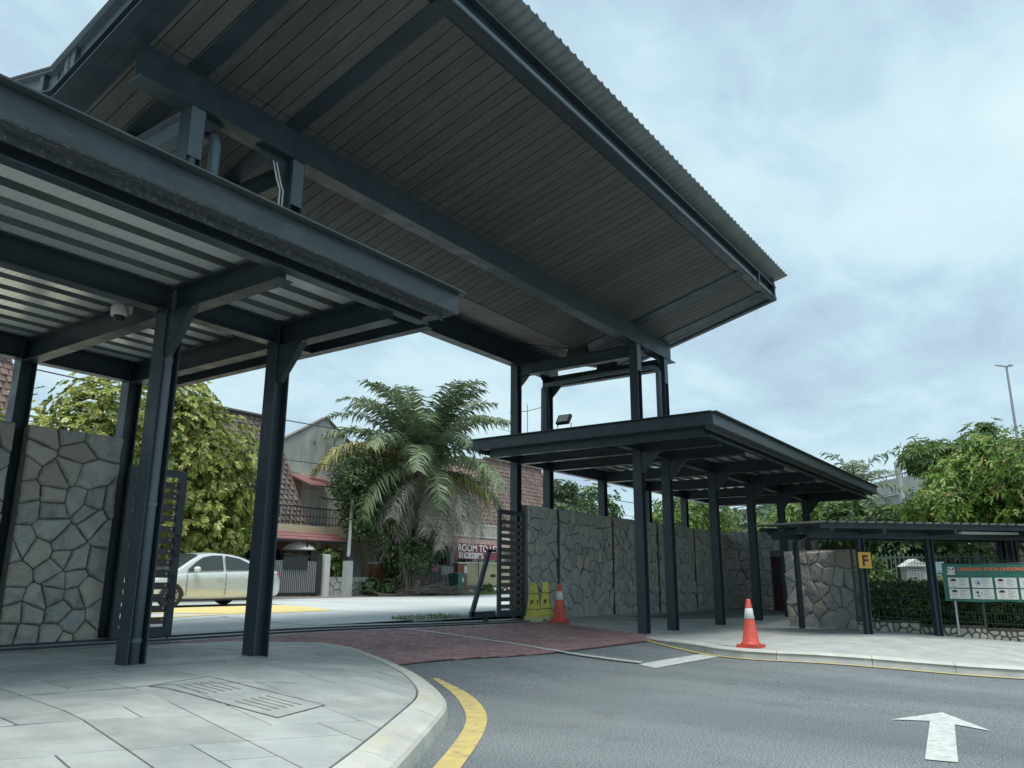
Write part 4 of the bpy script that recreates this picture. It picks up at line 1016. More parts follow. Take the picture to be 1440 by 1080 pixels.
# school banner tied to a rail in front of the fence
BA = FA + FD * 1.72 + FN * 0.10; BZ = 1.56
bn = empty('banner', 'green banner with crest and rows of white picture panels on the fence', 'banner', loc=(BA.x, BA.y, BZ)); bn.rotation_euler = (0, 0, FROT)
M_BGREEN = mat('green_banner_vinyl', (0.02, 0.14, 0.10), 0.5, var=0.15, vscale=4, bump=0.3, bscale=3, dist=0.03)
M_BWHITE = mat('white_banner_panel', (0.58, 0.60, 0.57), 0.45, var=0.06, vscale=5, bump=0.3, bscale=4, dist=0.03)
M_BRED = mat('orange_banner_letter', (0.60, 0.16, 0.07), 0.5); M_BGREY = mat('grey_banner_print', (0.22, 0.25, 0.27), 0.5); M_BPINK = mat('reddish_banner_print', (0.42, 0.2, 0.17), 0.5)
M_SKIN = mat('printed_skin_tone', (0.55, 0.47, 0.40), 0.5); M_BLUE = mat('pale_blue_print', (0.36, 0.46, 0.52), 0.5)
# local frame: x along FD, y = across, facing side is the one towards camera
side = 1 if (Matrix.Rotation(FROT, 3, 'Z') @ Vector((0, 1, 0))).dot(FN) > 0 else -1
BWd, BHt = 3.4, 0.74
rows = []
for i in range(6):
    r = []
    for j in range(35):
        x = j * BWd / 34; zz = -BHt * i / 5
        sag = 0.008 * math.sin(x * 7) - 0.012 * abs(math.sin(x * math.pi / 0.85)) * (1 if i in (0, 5) else 0.3)
        r.append((x, side * (0.012 * math.sin(x * 4.1 + i) + 0.01 * math.sin(i * 1.7)), zz + sag))
    rows.append(r)
b = MB(); b.grid(rows); b.build('sheet', M_BGREEN, bn, smooth=True)
def flat(x0, x1, z0, z1, d, m, name, parent=bn):
    b = MB(); y = side * (0.03 + d); b.add([(x0, y, z0), (x1, y, z0), (x1, y, z1), (x0, y, z1)], [(0, 1, 2, 3)]); return b.build(name, m, parent)
def disc(x, z, rx, rz, d, m, name, a0=0, a1=2 * math.pi, parent=bn):
    n = 18; b = MB(); y = side * (0.03 + d); b.add([(x, y, z)] + [(x + rx * math.cos(a0 + (a1 - a0) * k / n), y, z + rz * math.sin(a0 + (a1 - a0) * k / n)) for k in range(n + 1)], [(0, k + 1, k + 2) for k in range(n)]); return b.build(name, m, parent)
ry = 0 if side < 0 else math.pi
PW, PH = 0.375, 0.205
for c in range(8):
    x0 = 0.085 + c * 0.42
    if x0 + PW > BWd: break
    for r_ in range(2):
        z1 = -0.275 - r_ * 0.222; z0 = z1 - PH + 0.004
        pn = flat(x0, x0 + PW, z0, z1, 0, M_BWHITE, 'picture_panel')
        i = c * 2 + r_; cx = x0 + 0.10; cz = (z0 + z1) / 2
        par = pn
        if i % 4 in (0, 1):
            disc(cx, cz + 0.01, 0.048, 0.055, 0.002, M_SKIN, 'picture_face', parent=par); disc(cx, cz + 0.03, 0.056, 0.05, 0.003, M_INK, 'picture_hair', 0.1, math.pi - 0.1, parent=par)
            flat(cx - 0.05, cx + 0.05, cz - 0.085, cz - 0.065, 0.002, M_BLUE, 'picture_collar', par)
        elif i % 4 == 2:
            disc(cx + 0.02, cz, 0.06, 0.06, 0.002, M_BLUE, 'picture_disc', parent=par); disc(cx + 0.02, cz - 0.01, 0.02, 0.02, 0.003, M_INK, 'picture_dot', parent=par)
        else:
            disc(cx + 0.02, cz, 0.072, 0.075, 0.002, M_BLUE, 'picture_ring', parent=par); disc(cx + 0.02, cz, 0.066, 0.069, 0.003, M_BWHITE, 'picture_disc', parent=par)
            disc(cx - 0.01, cz + 0.03, 0.026, 0.025, 0.004, M_INK, 'picture_hair', parent=par); disc(cx, cz - 0.035, 0.03, 0.025, 0.004, M_BGREY, 'picture_mask', parent=par); disc(cx + 0.055, cz + 0.01, 0.010, 0.03, 0.004, M_BGREY, 'picture_mark', parent=par)
        for k in range(6):
            w = 0.15 * (0.75 + 0.25 * math.sin(k * 2.3 + i)); mm = M_BGREY if k < 3 else M_BPINK
            flat(x0 + 0.195, x0 + 0.195 + w, z1 - 0.030 - k * 0.028, z1 - 0.022 - k * 0.028, 0.002, mm, 'picture_text', par)
# crest
shield = [(-0.062, 0.075), (0.062, 0.075), (0.072, 0.0), (0.04, -0.06), (0, -0.085), (-0.04, -0.06), (-0.072, 0.0)]
cb = MB(); y = side * 0.033; cb.add([(0.16 + x, y, -0.135 + z) for x, z in shield], [tuple(range(7))]); cr_ = cb.build('crest', M_BWHITE, bn)
for sx in (-1, 1):
    cb = MB(); y = side * 0.036; cb.add([(0.16 + sx * x, y, -0.135 + z) for x, z in ((0.008, 0.0), (0.02, 0.03), (0.055, 0.06), (0.06, 0.04), (0.035, 0.012))], [(0, 1, 2, 3, 4)]); cb.build('crest_mark', M_INK, cr_)
    disc(0.16 + sx * 0.025, -0.155, 0.010, 0.012, 0.006, M_BPINK, 'crest_mark', parent=cr_)
rb_ = disc(0.16, -0.20, 0.085, 0.02, 0.001, M_BWHITE, 'crest_ribbon', parent=cr_)
text_mesh('LANGKAH ANDA LINDUNGI DIRI & KELUARGA', 0.092, 'lettering', M_BRED, bn, (0.29, side * 0.034, -0.135), (math.pi / 2, 0, ry), 0.0035, 0.0008, 'LEFT' if side < 0 else 'RIGHT')
b = MB(); b.tube([(0.02, side * -0.02, 0.01), (3.4, side * -0.02, 0.01)], 0.012, 6); b.build('top_rail', M_GUTTER, bn)
M_ZINC = mat('galvanised_tube', (0.38, 0.40, 0.41), 0.45, metal=0.3)
for x in (0.17, 2.1):
    b = MB(); b.tube([(x, side * -0.03, 0.0), (x, side * -0.03, -1.42)], 0.024, 10); b.build('post', M_ZINC, bn)

# ------------------------------------------------------------------ foliage helpers
def leaf_mat(name, c1, c2, c3=None, trans=0.35):
    m = bpy.data.materials.new(name); m.use_nodes = True; t = m.node_tree; t.nodes.clear(); L = t.links.new
    o = N('ShaderNodeOutputMaterial', t); p = N('ShaderNodeBsdfPrincipled', t); g = N('ShaderNodeNewGeometry', t)
    p.inputs['Roughness'].default_value = 0.42; p.inputs['Specular IOR Level'].default_value = 0.45
    r = N('ShaderNodeValToRGB', t); r.color_ramp.elements[0].position = 0.1; r.color_ramp.elements[0].color = (*c1, 1); r.color_ramp.elements[1].position = 0.9; r.color_ramp.elements[1].color = (*c2, 1)
    if c3: q = r.color_ramp.elements.new(0.97); q.color = (*c3, 1); r.color_ramp.elements[1].position = 0.85
    a = N('ShaderNodeAttribute', t); a.attribute_name = 'tone'; L(a.outputs['Fac'], r.inputs[0])
    tr = N('ShaderNodeBsdfTranslucent', t); ms = N('ShaderNodeMixShader', t); ms.inputs[0].default_value = trans
    L(r.outputs[0], p.inputs['Base Color']); L(r.outputs[0], tr.inputs[0]); L(p.outputs[0], ms.inputs[1]); L(tr.outputs[0], ms.inputs[2]); L(ms.outputs[0], o.inputs[0])
    return m
def leaves_mesh(name, C, D, Nn, ln, wd, tone, m, parent=None, droop=0.25, kind=None):
    """C centres(base), D direction, Nn normal, arrays (n,3); folded six point leaves: 4 triangles each"""
    n = len(C); D = D / np.linalg.norm(D, axis=1, keepdims=True); B = np.cross(D, Nn); B /= np.linalg.norm(B, axis=1, keepdims=True) + 1e-9; Nn = np.cross(B, D)
    ln = ln[:, None]; wd = wd[:, None]
    dr = np.array([0, 0, -1.0])
    def pt_(t, w, up): return C + D * ln * t + B * wd * w + Nn * wd * up + dr * ln * (droop * t * t)
    V = np.stack([pt_(0, 0, 0), pt_(.28, .40, .08), pt_(.66, .46, .10), pt_(1, 0, 0), pt_(.66, -.46, .10), pt_(.28, -.40, .08), pt_(.5, 0, -.10)], 1).reshape(-1, 3)
    F = np.array([[0, 6, 1], [1, 6, 2], [2, 6, 3], [3, 6, 4], [4, 6, 5], [5, 6, 0]])
    F = (F[None] + (np.arange(n) * 7)[:, None, None]).reshape(-1, 3)
    me = bpy.data.meshes.new(name); me.vertices.add(len(V)); me.vertices.foreach_set('co', V.astype(np.float32).ravel())
    me.loops.add(F.size); me.loops.foreach_set('vertex_index', F.astype(np.int32).ravel())
    me.polygons.add(len(F)); me.polygons.foreach_set('loop_start', np.arange(0, F.size, 3, dtype=np.int32)); me.polygons.foreach_set('loop_total', np.full(len(F), 3, np.int32))
    me.update(calc_edges=True); me.validate()
    at = me.attributes.new('tone', 'FLOAT', 'POINT'); at.data.foreach_set('value', np.repeat(tone, 7).astype(np.float32))
    me.materials.append(m); o = bpy.data.objects.new(name, me); COL.objects.link(o)
    if parent: o.parent = parent
    if kind: o['kind'] = kind
    return o
def rdir(n, rng, up=0.0):
    d = rng.normal(size=(n, 3)); d[:, 2] += up; return d / np.linalg.norm(d, axis=1, keepdims=True)
def crown(name, lobes, nclus, per, ll, lw, m, parent, rng, droop=0.3, shell=0.55, up=0.3, spread=0.8, top_tone=0.45, tone0=0.2, flatn=0.4, kind=None, clus_r=0.0):
    """clusters of leaves through the volume of a few ellipsoid lobes [(x,y,z,rx,ry,rz,weight)]"""
    lob = np.array(lobes, float); w = lob[:, 6] / lob[:, 6].sum(); idx = rng.choice(len(lob), nclus, p=w)
    d = rdir(nclus, rng); rr_ = shell + (1 - shell) * rng.random(nclus) ** 0.6; rr_ *= 1 + 0.10 * rng.normal(size=nclus)
    inner = rng.random(nclus) < 0.22; rr_[inner] *= rng.random(inner.sum())
    P = lob[idx, :3] + d * lob[idx, 3:6] * rr_[:, None]
    outd = d * 1.0; outd[:, 2] += up; outd /= np.linalg.norm(outd, axis=1, keepdims=True)
    ct = tone0 + top_tone * rng.random(nclus)
    # leaves
    Pn = np.repeat(P, per, 0); O = np.repeat(outd, per, 0); n = len(Pn)
    az_ = np.tile(np.arange(per) * 2 * math.pi / per, nclus) + np.repeat(rng.random(nclus) * 6.28, per) + rng.normal(size=n) * 0.25
    a = np.cross(O, np.array([0, 0, 1.0]) + rng.normal(size=3) * 0.01); a /= np.linalg.norm(a, axis=1, keepdims=True) + 1e-9; b_ = np.cross(O, a)
    D = a * np.cos(az_)[:, None] + b_ * np.sin(az_)[:, None]; D = D * spread + O * (0.35 + 0.35 * rng.random(n))[:, None]; D /= np.linalg.norm(D, axis=1, keepdims=True)
    D[:, 2] -= droop * 0.6
    Nn = O + rng.normal(size=(n, 3)) * flatn
    if clus_r: Pn = Pn + rng.normal(size=(n, 3)) * clus_r
    L_ = ll * (0.7 + 0.6 * rng.random(n)); W_ = lw * (0.75 + 0.5 * rng.random(n))
    tn = np.clip(np.repeat(ct, per) + 0.12 * rng.normal(size=n), 0, 1)
    return leaves_mesh(name, Pn, D, Nn, L_, W_, tn, m, parent, droop, kind), P
M_BARK = mat('grey_brown_bark', (0.16, 0.135, 0.11), 0.9, var=0.3, vscale=6, bump=0.8, bscale=14, dist=0.03)
def branches(root, base_, tips, r0, rng, fork_z=0.5, name='trunk', m=M_BARK):
    b = MB(); bx_, by_, bz_ = base_; cz = np.mean([t[2] for t in tips]); cx = np.mean([t[0] for t in tips]); cy = np.mean([t[1] for t in tips])
    fz_ = bz_ + (cz - bz_) * fork_z; fk = Vector((lerp(bx_, cx, .5), lerp(by_, cy, .5), fz_))
    b.tube([(bx_, by_, bz_ - 0.2), (bx_ + .03, by_, bz_ + 0.3), ((bx_ + fk.x) / 2 + .05, (by_ + fk.y) / 2, (bz_ + fz_) / 2), fk], [r0 * 1.35, r0 * 1.05, r0 * .9, r0 * .75], 9)
    b.build(name, m, root)
    for t in tips:
        b = MB(); t = Vector(t); mid = fk.lerp(t, 0.5) + Vector((rng.uniform(-.3, .3), rng.uniform(-.3, .3), rng.uniform(0, .35)))
        b.tube([fk - Vector((0, 0, .1)), fk.lerp(mid, .55), mid, t], [r0 * .5, r0 * .38, r0 * .25, r0 * .08], 6); b.build('limb', m, root)

# left broad-leaved tree
M_LEAF_Y = leaf_mat('variegated_yellow_green_leaf', (0.05, 0.10, 0.02), (0.42, 0.46, 0.11), (0.60, 0.60, 0.26), 0.4)
t1 = empty('broadleaf_tree', 'dense yellow-green broad-leaved tree across the street behind the sedan', 'tree')
g1 = np.random.default_rng(5)
lobes = [(15.6, 27.2, 5.2, 3.3, 3.0, 3.1, 3), (13.0, 27.0, 4.6, 2.7, 2.6, 2.8, 2), (17.3, 26.6, 4.3, 2.2, 2.2, 2.3, 2), (17.6, 26.4, 5.9, 1.7, 1.8, 1.6, 1), (16.6, 26.0, 3.0, 2.9, 2.0, 1.3, 1.4), (13.8, 26.8, 6.8, 1.8, 1.6, 1.3, 1.2), (16.6, 27.0, 7.6, 1.3, 1.3, 1.1, .9), (11.0, 27.2, 4.2, 1.9, 1.8, 2.4, 1.2), (18.9, 26.2, 3.6, 1.1, 1.1, 1.5, .7)]
crown('crown', lobes, 5600, 7, 0.20, 0.105, M_LEAF_Y, t1, g1, droop=0.35, shell=0.76, up=0.35, spread=0.95, top_tone=0.85, tone0=0.15)
branches(t1, (15.4, 27.4, 0.4), [(13, 27, 4.6), (15.6, 27, 6.5), (17.5, 26.8, 5), (11.3, 27, 4)], 0.22, random.Random(1), 0.35)

# oil palm with fronds
def frond(name, parent, base_, azi, elev, L_, m, rng, sag=1.0, nl=34, leaf=0.62, lw=0.035, limp=0.6, twist=0.0):
    """arching rachis with paired drooping leaflets"""
    V = []; F = []; T = []
    K = 12; pts = []; p = np.array(base_, float); el = elev
    dirs = []
    for k in range(K + 1):
        d = np.array([math.cos(azi) * math.cos(el), math.sin(azi) * math.cos(el), math.sin(el)])
        pts.append(p.copy()); dirs.append(d); p = p + d * L_ / K; el -= sag * (0.045 + 0.20 * (k / K) ** 1.2)
    pts = np.array(pts); dirs = np.array(dirs)
    side_ = np.array([-math.sin(azi), math.cos(azi), 0])
    def add(vs, fs, t):
        b0 = len(V); V.extend(vs); F.extend([tuple(b0 + i for i in f) for f in fs]); T.extend([t] * len(vs))
    tone = rng.random()
    for k in range(K):
        w0 = 0.045 * (1 - k / K) + 0.008; w1 = 0.045 * (1 - (k + 1) / K) + 0.006; u = np.array([0, 0, 1.0])
        a, c = pts[k], pts[k + 1]
        add([a - side_ * w0, a + side_ * w0, a + u * w0 * .8, c - side_ * w1, c + side_ * w1, c + u * w1 * .8], [(0, 3, 5, 2), (2, 5, 4, 1), (0, 1, 4, 3)], 0.55)
    for i in range(nl):
        t = 0.14 + 0.86 * (i + 0.5 * rng.random()) / nl; x = t * K; k = min(K - 1, int(x)); f = x - k
        c = pts[k] * (1 - f) + pts[k + 1] * f; d = dirs[k]; upv = np.cross(side_, d); upv = -upv if upv[2] < 0 else upv
        for s in (-1, 1):
            ll_ = leaf * (0.35 + 0.65 * math.sin(math.pi * min(1, (t * 0.86 + 0.10)))) * (0.8 + 0.4 * rng.random())
            dd = side_ * s * 0.95 + d * (0.45 + 0.2 * rng.random()) + upv * (0.35 - 0.5 * rng.random()) + rng.normal(size=3) * 0.13; dd /= np.linalg.norm(dd)
            g_ = np.array([0, 0, -1.0])
            q0 = c; q1 = c + dd * ll_ * 0.45 + g_ * ll_ * 0.08 * limp; q2 = q1 + (dd * (1 - 0.5 * limp) + g_ * limp * (0.7 + 0.5 * rng.random())) * ll_ * 0.55
            wv = np.cross(dd, upv); wv /= np.linalg.norm(wv) + 1e-9; wv = d * 0.8 + wv * 0.3; wv /= np.linalg.norm(wv)
            add([q0 - wv * lw * .4, q0 + wv * lw * .4, q1 - wv * lw * .55, q1 + wv * lw * .55, q2], [(0, 1, 3, 2), (2, 3, 4)], min(1, max(0, tone + 0.25 * rng.normal())))
    me = bpy.data.meshes.new(name); me.from_pydata([tuple(v) for v in V], [], F); at = me.attributes.new('tone', 'FLOAT', 'POINT'); at.data.foreach_set('value', np.array(T, np.float32))
    me.materials.append(m); o = bpy.data.objects.new(name, me); COL.objects.link(o); o.parent = parent; return o
M_PALM = leaf_mat('palm_green_leaf', (0.07, 0.11, 0.06), (0.22, 0.28, 0.15), None, 0.25)
M_PALM_Y = leaf_mat('yellowing_palm_leaf', (0.12, 0.15, 0.05), (0.34, 0.32, 0.10), None, 0.25)
M_PALM_D = leaf_mat('dead_palm_leaf', (0.24, 0.23, 0.19), (0.50, 0.48, 0.40), None, 0.15)
pt = empty('oil_palm', 'tall oil palm with green fronds and a skirt of dead fronds by the street', 'palm tree')
g2 = np.random.default_rng(8); PC = np.array([30.0, 26.9, 6.7])
b = MB(); b.tube([(29.7, 26.9, 0.2), (29.75, 26.9, 1.2), (29.9, 26.9, 3.5), (30.0, 26.9, 6.7)], [0.42, 0.36, 0.33, 0.36], 12); b.build('trunk', M_BARK, pt)
for i in range(26):   # leaf base stubs
    a = i * 2.4; z = 1.0 + i * 0.19; r = 0.34; b = MB(); c = Vector((29.75 + 0.05 * z, 26.9, z)); d = Vector((math.cos(a), math.sin(a), 0)); b.tube([c + d * r * .8, c + d * (r + .12) + Vector((0, 0, .16))], [0.09, 0.04], 5); b.build('leaf_stub', M_BARK, pt)
for i in range(42):
    a = i * 2.39996 + g2.normal() * 0.12; k = i / 42; el = math.radians(84 - 74 * k + g2.normal() * 5)
    frond('frond', pt, PC + np.array([0.1 * math.cos(a), 0.1 * math.sin(a), 0.2 - 0.3 * k]), a, el, 5.3 + 0.8 * g2.random(), M_PALM_Y if i in (30, 35) else M_PALM, g2, sag=0.85 + 0.4 * k, nl=64, leaf=1.25, lw=0.095, limp=0.45 + 0.3 * k)
to_cam = math.atan2(-27.6, -30.3)
perp = to_cam + math.pi / 2
for a, el, mm, ln_ in ((to_cam + 0.5, 5, M_PALM_Y, 3.6), (perp + 0.35, 14, M_PALM_Y, 4.0), (perp - 0.2, 5, M_PALM_Y, 4.3), (to_cam - 1.0, 10, M_PALM, 4.2),
                       (to_cam + 0.9, -8, M_PALM_D, 4.4), (perp - 0.1, -4, M_PALM_D, 4.8), (perp + 0.25, -14, M_PALM_D, 5.0), (perp + 0.05, -22, M_PALM_D, 4.7), (perp - 0.4, -10, M_PALM_D, 4.8),
                       (to_cam + 1.2, -18, M_PALM_D, 4.6), (to_cam - 0.7, -14, M_PALM_D, 4.6), (to_cam - 0.9, -24, M_PALM_D, 4.4), (to_cam - 0.45, -30, M_PALM_D, 4.3), (to_cam - 1.3, -6, M_PALM_D, 5.2), (to_cam - 1.5, -14, M_PALM_D, 4.9),
                       (to_cam + 0.3, -45, M_PALM_D, 3.6), (perp + 0.6, -30, M_PALM_D, 4.4), (to_cam - 0.2, -50, M_PALM_D, 3.2)):
    frond('frond' if mm is not M_PALM_D else 'dead_frond', pt, PC - np.array([0, 0, 0.35]), a, math.radians(el), ln_, mm, g2, sag=1.0 if mm is not M_PALM_D else 1.0, nl=60, leaf=1.1, lw=0.05 if mm is M_PALM_D else 0.07, limp=0.95)
for i in range(14):
    a = to_cam + (-1.0 if i % 2 else 1.05) + 0.45 * g2.normal()
    frond('dead_frond', pt, PC - np.array([0, 0, 0.5 + 0.3 * g2.random()]), a, math.radians(6 - 42 * g2.random()), 3.6 + 1.6 * g2.random(), M_PALM_D, g2, sag=1.1, nl=56, leaf=1.2, lw=0.055, limp=1.0)
# fig tree tangled round the palm
M_LEAF_D = leaf_mat('dark_green_small_leaf', (0.022, 0.055, 0.022), (0.12, 0.20, 0.06), None, 0.25)
t2 = empty('fig_tree', 'dark small-leaved tree growing tangled around the palm trunk', 'tree')
lobes = [(26.0, 27.3, 5.7, 1.4, 1.1, 1.5, 1.6), (27.3, 27.3, 5.3, 1.6, 1.2, 1.9, 2.2), (28.4, 27.2, 4.0, 1.7, 1.2, 1.9, 2.2), (29.2, 27.0, 2.5, 1.4, 1.2, 1.5, 1.5), (30.6, 27.3, 3.0, 1.2, 1.0, 1.7, 1.0), (26.2, 27.2, 4.1, 1.0, .9, 1.0, .8)]
crown('crown', lobes, 5200, 6, 0.13, 0.07, M_LEAF_D, t2, g2, droop=0.2, shell=0.5, spread=0.9, top_tone=0.85, tone0=0.0, clus_r=0.06)
branches(t2, (29.0, 26.9, 0.4), [(27.4, 26.4, 4.3), (29, 26.5, 5), (31, 26.7, 4), (28, 26.3, 3)], 0.2, random.Random(4), 0.25)
for i in range(9):  # hanging roots / thin stems
    a = random.Random(i); x = 28.3 + a.random() * 2.4; b = MB(); b.tube([(x, 26.4 + a.random(), 0.4), (x + a.uniform(-.2, .2), 26.6, 1.8), (x + a.uniform(-.4, .4), 26.7, 3.2)], 0.045, 5); b.build('stem', M_BARK, t2)

# brush pile of cut fronds at the palm's foot
bp = MB(); g3 = random.Random(9)
for i in range(420):
    x = g3.gauss(31.0, 1.7); y = 26.35 + g3.random() * 1.0; h = 0.45 * math.exp(-((x - 31) / 2.0) ** 2) * g3.random() + 0.03
    a = g3.uniform(-0.6, 0.6) + (math.pi if g3.random() < .5 else 0); L_ = g3.uniform(0.4, 1.5); d = Vector((math.cos(a), math.sin(a) * .5, g3.uniform(-.12, .25))) * L_
    p = Vector((x, y, 0.43 + h)); q = p + d; q.z = max(q.z, 0.44); w = g3.uniform(0.012, 0.035)
    bp.add([p, p + Vector((0, 0, w)), q + Vector((0, 0, w * .4)), q, p + Vector((0, w, 0))], [(0, 1, 2, 3), (0, 4, 3)])
o = bp.build('brush_pile', mat('dry_brush', (0.21, 0.18, 0.145), 0.9, island=0.45)); o['kind'] = 'stuff'; o['label'] = 'heap of dry cut palm fronds on the verge under the palm'; 

# ------------------------------------------------------------------ parked / passing sedan
M_CAR = mat('pale_silver_car_paint', (0.60, 0.65, 0.66), 0.25, metal=0.25, coat=0.7, spec=0.5)
M_GLASS = mat('tinted_car_glass', (0.035, 0.042, 0.046), 0.06, spec=0.8)
M_RUBBER = mat('black_tyre_rubber', (0.02, 0.02, 0.02), 0.8); M_RIM = mat('alloy_rim', (0.42, 0.43, 0.44), 0.3, metal=0.8)
M_RED = mat('red_lamp_lens', (0.42, 0.015, 0.02), 0.12, coat=0.6); M_TRIM = mat('black_car_trim', (0.03, 0.03, 0.032), 0.5)
def build_car(loc, rz):
    r = empty('sedan_car', 'pale silver four door sedan passing on the street beyond the gate', 'car', loc=loc); r.rotation_euler = (0, 0, rz)
    # local: x forward (front at +2.2), y left, z up
    ST = [  # x, z_bottom, z_belt(side shoulder), half width, z_top centre
        (-2.24, 0.42, 0.70, 0.60, 0.72), (-2.22, 0.30, 0.86, 0.70, 0.90), (-2.10, 0.23, 0.98, 0.79, 1.05), (-1.85, 0.20, 1.00, 0.83, 1.08), (-1.55, 0.19, 0.99, 0.845, 1.06), (-1.25, 0.19, 0.975, 0.85, 1.02), (-0.8, 0.19, 0.955, 0.855, 0.96),
        (0.0, 0.18, 0.93, 0.855, 0.94), (0.7, 0.18, 0.91, 0.855, 0.93), (1.05, 0.19, 0.885, 0.85, 0.93), (1.4, 0.20, 0.85, 0.84, 0.90), (1.75, 0.21, 0.79, 0.82, 0.84), (2.02, 0.23, 0.70, 0.77, 0.75), (2.2, 0.27, 0.60, 0.66, 0.63), (2.27, 0.38, 0.50, 0.50, 0.52)]
    rows = []
    for x, zb, zs_, w, zt in ST:
        wt = w * 0.90
        half = [(0, zb), (w * .85, zb), (w * .97, zb + .06), (w, zb + (zs_ - zb) * .32), (w * 1.012, zb + (zs_ - zb) * .56), (w * .995, zb + (zs_ - zb) * .80), (w * .955, zs_ - .02), (w * .90, zs_ + .012), (wt * .6, lerp(zs_, zt, .8)), (0, zt)]
        rows.append([(x, -y, z) for y, z in half] + [(x, y, z) for y, z in half[::-1][1:]])
    b = MB(); b.grid(rows); n = len(rows[0]); b.f += [tuple(range(n)), tuple(range((len(rows) - 1) * n, len(rows) * n))[::-1]]; b.mi += [0, 0]
    body = b.build('body', M_CAR, r, smooth=True)
    mod = body.modifiers.new('sub', 'SUBSURF'); mod.levels = 1; mod.render_levels = 1
    # greenhouse
    CS = [(-1.62, 0.99, 0.74, 1.035), (-1.30, 0.99, 0.70, 1.19), (-1.0, 0.98, 0.66, 1.34), (-0.62, 0.96, 0.615, 1.43), (-0.15, 0.95, 0.60, 1.465), (0.25, 0.94, 0.60, 1.455), (0.50, 0.93, 0.62, 1.40), (0.80, 0.92, 0.66, 1.23), (1.22, 0.90, 0.73, 0.945)]
    rows = []
    for x, zb, wt, zt in CS:
        wb = 0.775; zb -= 0.05
        half = [(wb, zb), (lerp(wb, wt, .5) + .008, lerp(zb, zt, .5)), (wt + .02, zt - .05 * (zt - zb) * 2), (wt - .04, zt - .008), (wt * .5, zt + .018), (0, zt + .022)]
        rows.append([(x, -y, z) for y, z in half] + [(x, y, z) for y, z in half[::-1][1:]])
    b = MB(); b.grid(rows); cab = b.build('cabin', M_CAR, r, smooth=True); mod = cab.modifiers.new('sub', 'SUBSURF'); mod.levels = 1; mod.render_levels = 1
    def cabpt(x, t, s, out=0.006):
        for i in range(len(CS) - 1):
            if CS[i][0] <= x <= CS[i + 1][0]: break
        f = (x - CS[i][0]) / (CS[i + 1][0] - CS[i][0]); zb = lerp(CS[i][1], CS[i + 1][1], f) ; wt = lerp(CS[i][2], CS[i + 1][2], f); zt = lerp(CS[i][3], CS[i + 1][3], f)
        y = lerp(0.785, wt + .035, t) + out; return (x, s * y, lerp(zb, zt, t))
    for s in (-1, 1):
        # windows follow the cabin side; each a strip of top/bottom points
        for xs_, in (([(-1.28, .15), (-1.05, .60), (-0.75, .80), (-0.35, .86), (-0.28, .86)],), ([(-0.20, .86), (0.15, .85), (0.42, .80), (0.62, .68), (0.88, .30)],)):
            b = MB(); bot = [cabpt(x, .06, s) for x, t in xs_]; top = [cabpt(x, t, s) for x, t in xs_]
            b.grid([bot, top] if s < 0 else [top, bot]); b.build('side_window', M_GLASS, r)
    b = MB(); P = []
    for x, zb, wt, zt in [c for c in CS if c[0] >= 0.5]: P.append([(x + .02, -wt * .93, zt - .02 + .012), (x + .02, -wt * .5, zt + .03), (x + .02, wt * .5, zt + .03), (x + .02, wt * .93, zt - .008)])
    b.grid(P); b.build('windscreen', M_GLASS, r)
    b = MB(); P = []
    for x, zb, wt, zt in [c for c in CS if c[0] <= -0.9]: P.append([(x - .02, -wt * .9, zt - .0), (x - .02, -wt * .5, zt + .028), (x - .02, wt * .5, zt + .028), (x - .02, wt * .9, zt - .0)])
    b.grid(P); b.build('rear_window', M_GLASS, r)
    for x in (-1.36, 1.34):
        for s in (-1, 1):
            b = MB(); c = (x, s * 0.80, 0.31)
            b.tube([(x, s * 0.65, .31), (x, s * 0.66, .31), (x, s * 0.845, .31), (x, s * 0.855, .31)], [0.27, 0.312, 0.312, 0.28], 24); w_ = b.build('wheel', M_RUBBER, r)
            b = MB(); b.tube([(x, s * 0.84, .31), (x, s * 0.862, .31)], [0.205, 0.19], 20); b.build('rim', M_RIM, w_)
            b = MB()
            for k in range(5):
                a = k * 1.2566; b.bar((x, s * .866, .31), (x + .18 * math.cos(a), s * .866, .31 + .18 * math.sin(a)), 0.03, 0.012, up=(0, 1, 0))
            b.build('spoke', M_TRIM, w_)
            ab = MB(); R0, R1 = 0.345, 0.325
            vs = []
            for k in range(17):
                a = math.pi * k / 16 * 1.0; vs.append((x + R0 * math.cos(a), s * 0.853, .29 + R0 * math.sin(a)))
            b = MB(); b.add([(x, s * .853, .25)] + vs, [(0, k + 1, k + 2) for k in range(16)]); b.build('wheel_arch', M_TRIM, r)
    for s in (-1, 1):
        for x in (-1.10, -0.24, 0.95):
            b = MB(); zs0 = 0.3; b.bar((x, s * .868, .30), (x, s * .870, .60), 0.012, 0.004, up=(0, 1, 0)); b.bar((x, s * .870, .60), (x + (-.02), s * .835, .93), 0.012, 0.004, up=(0, 1, 0)); b.build('door_gap', M_TRIM, r)
        for x in (-0.98, -0.06):
            b = MB(); b.tube([(x - .08, s * .865, .79), (x - .05, s * .89, .795), (x + .06, s * .89, .795), (x + .09, s * .862, .79)], 0.014, 6); b.build('door_handle', M_CAR, r, smooth=True)
        b = MB(); b.bar((-1.0, s * .873, .52), (0.95, s * .873, .50), 0.045, 0.014, up=(0, 1, 0)); b.build('side_moulding', M_CAR, r)
        b = MB(); b.lathe([(0.01, -.11), (.055, -.09), (.075, -.03), (.075, .05), (.045, .1), (.01, .11)], n=12); m_o = b.build('mirror', M_CAR, r, smooth=True); m_o.location = (0.72, s * 0.93, 1.0); m_o.rotation_euler = (math.pi / 2, 0, 0)
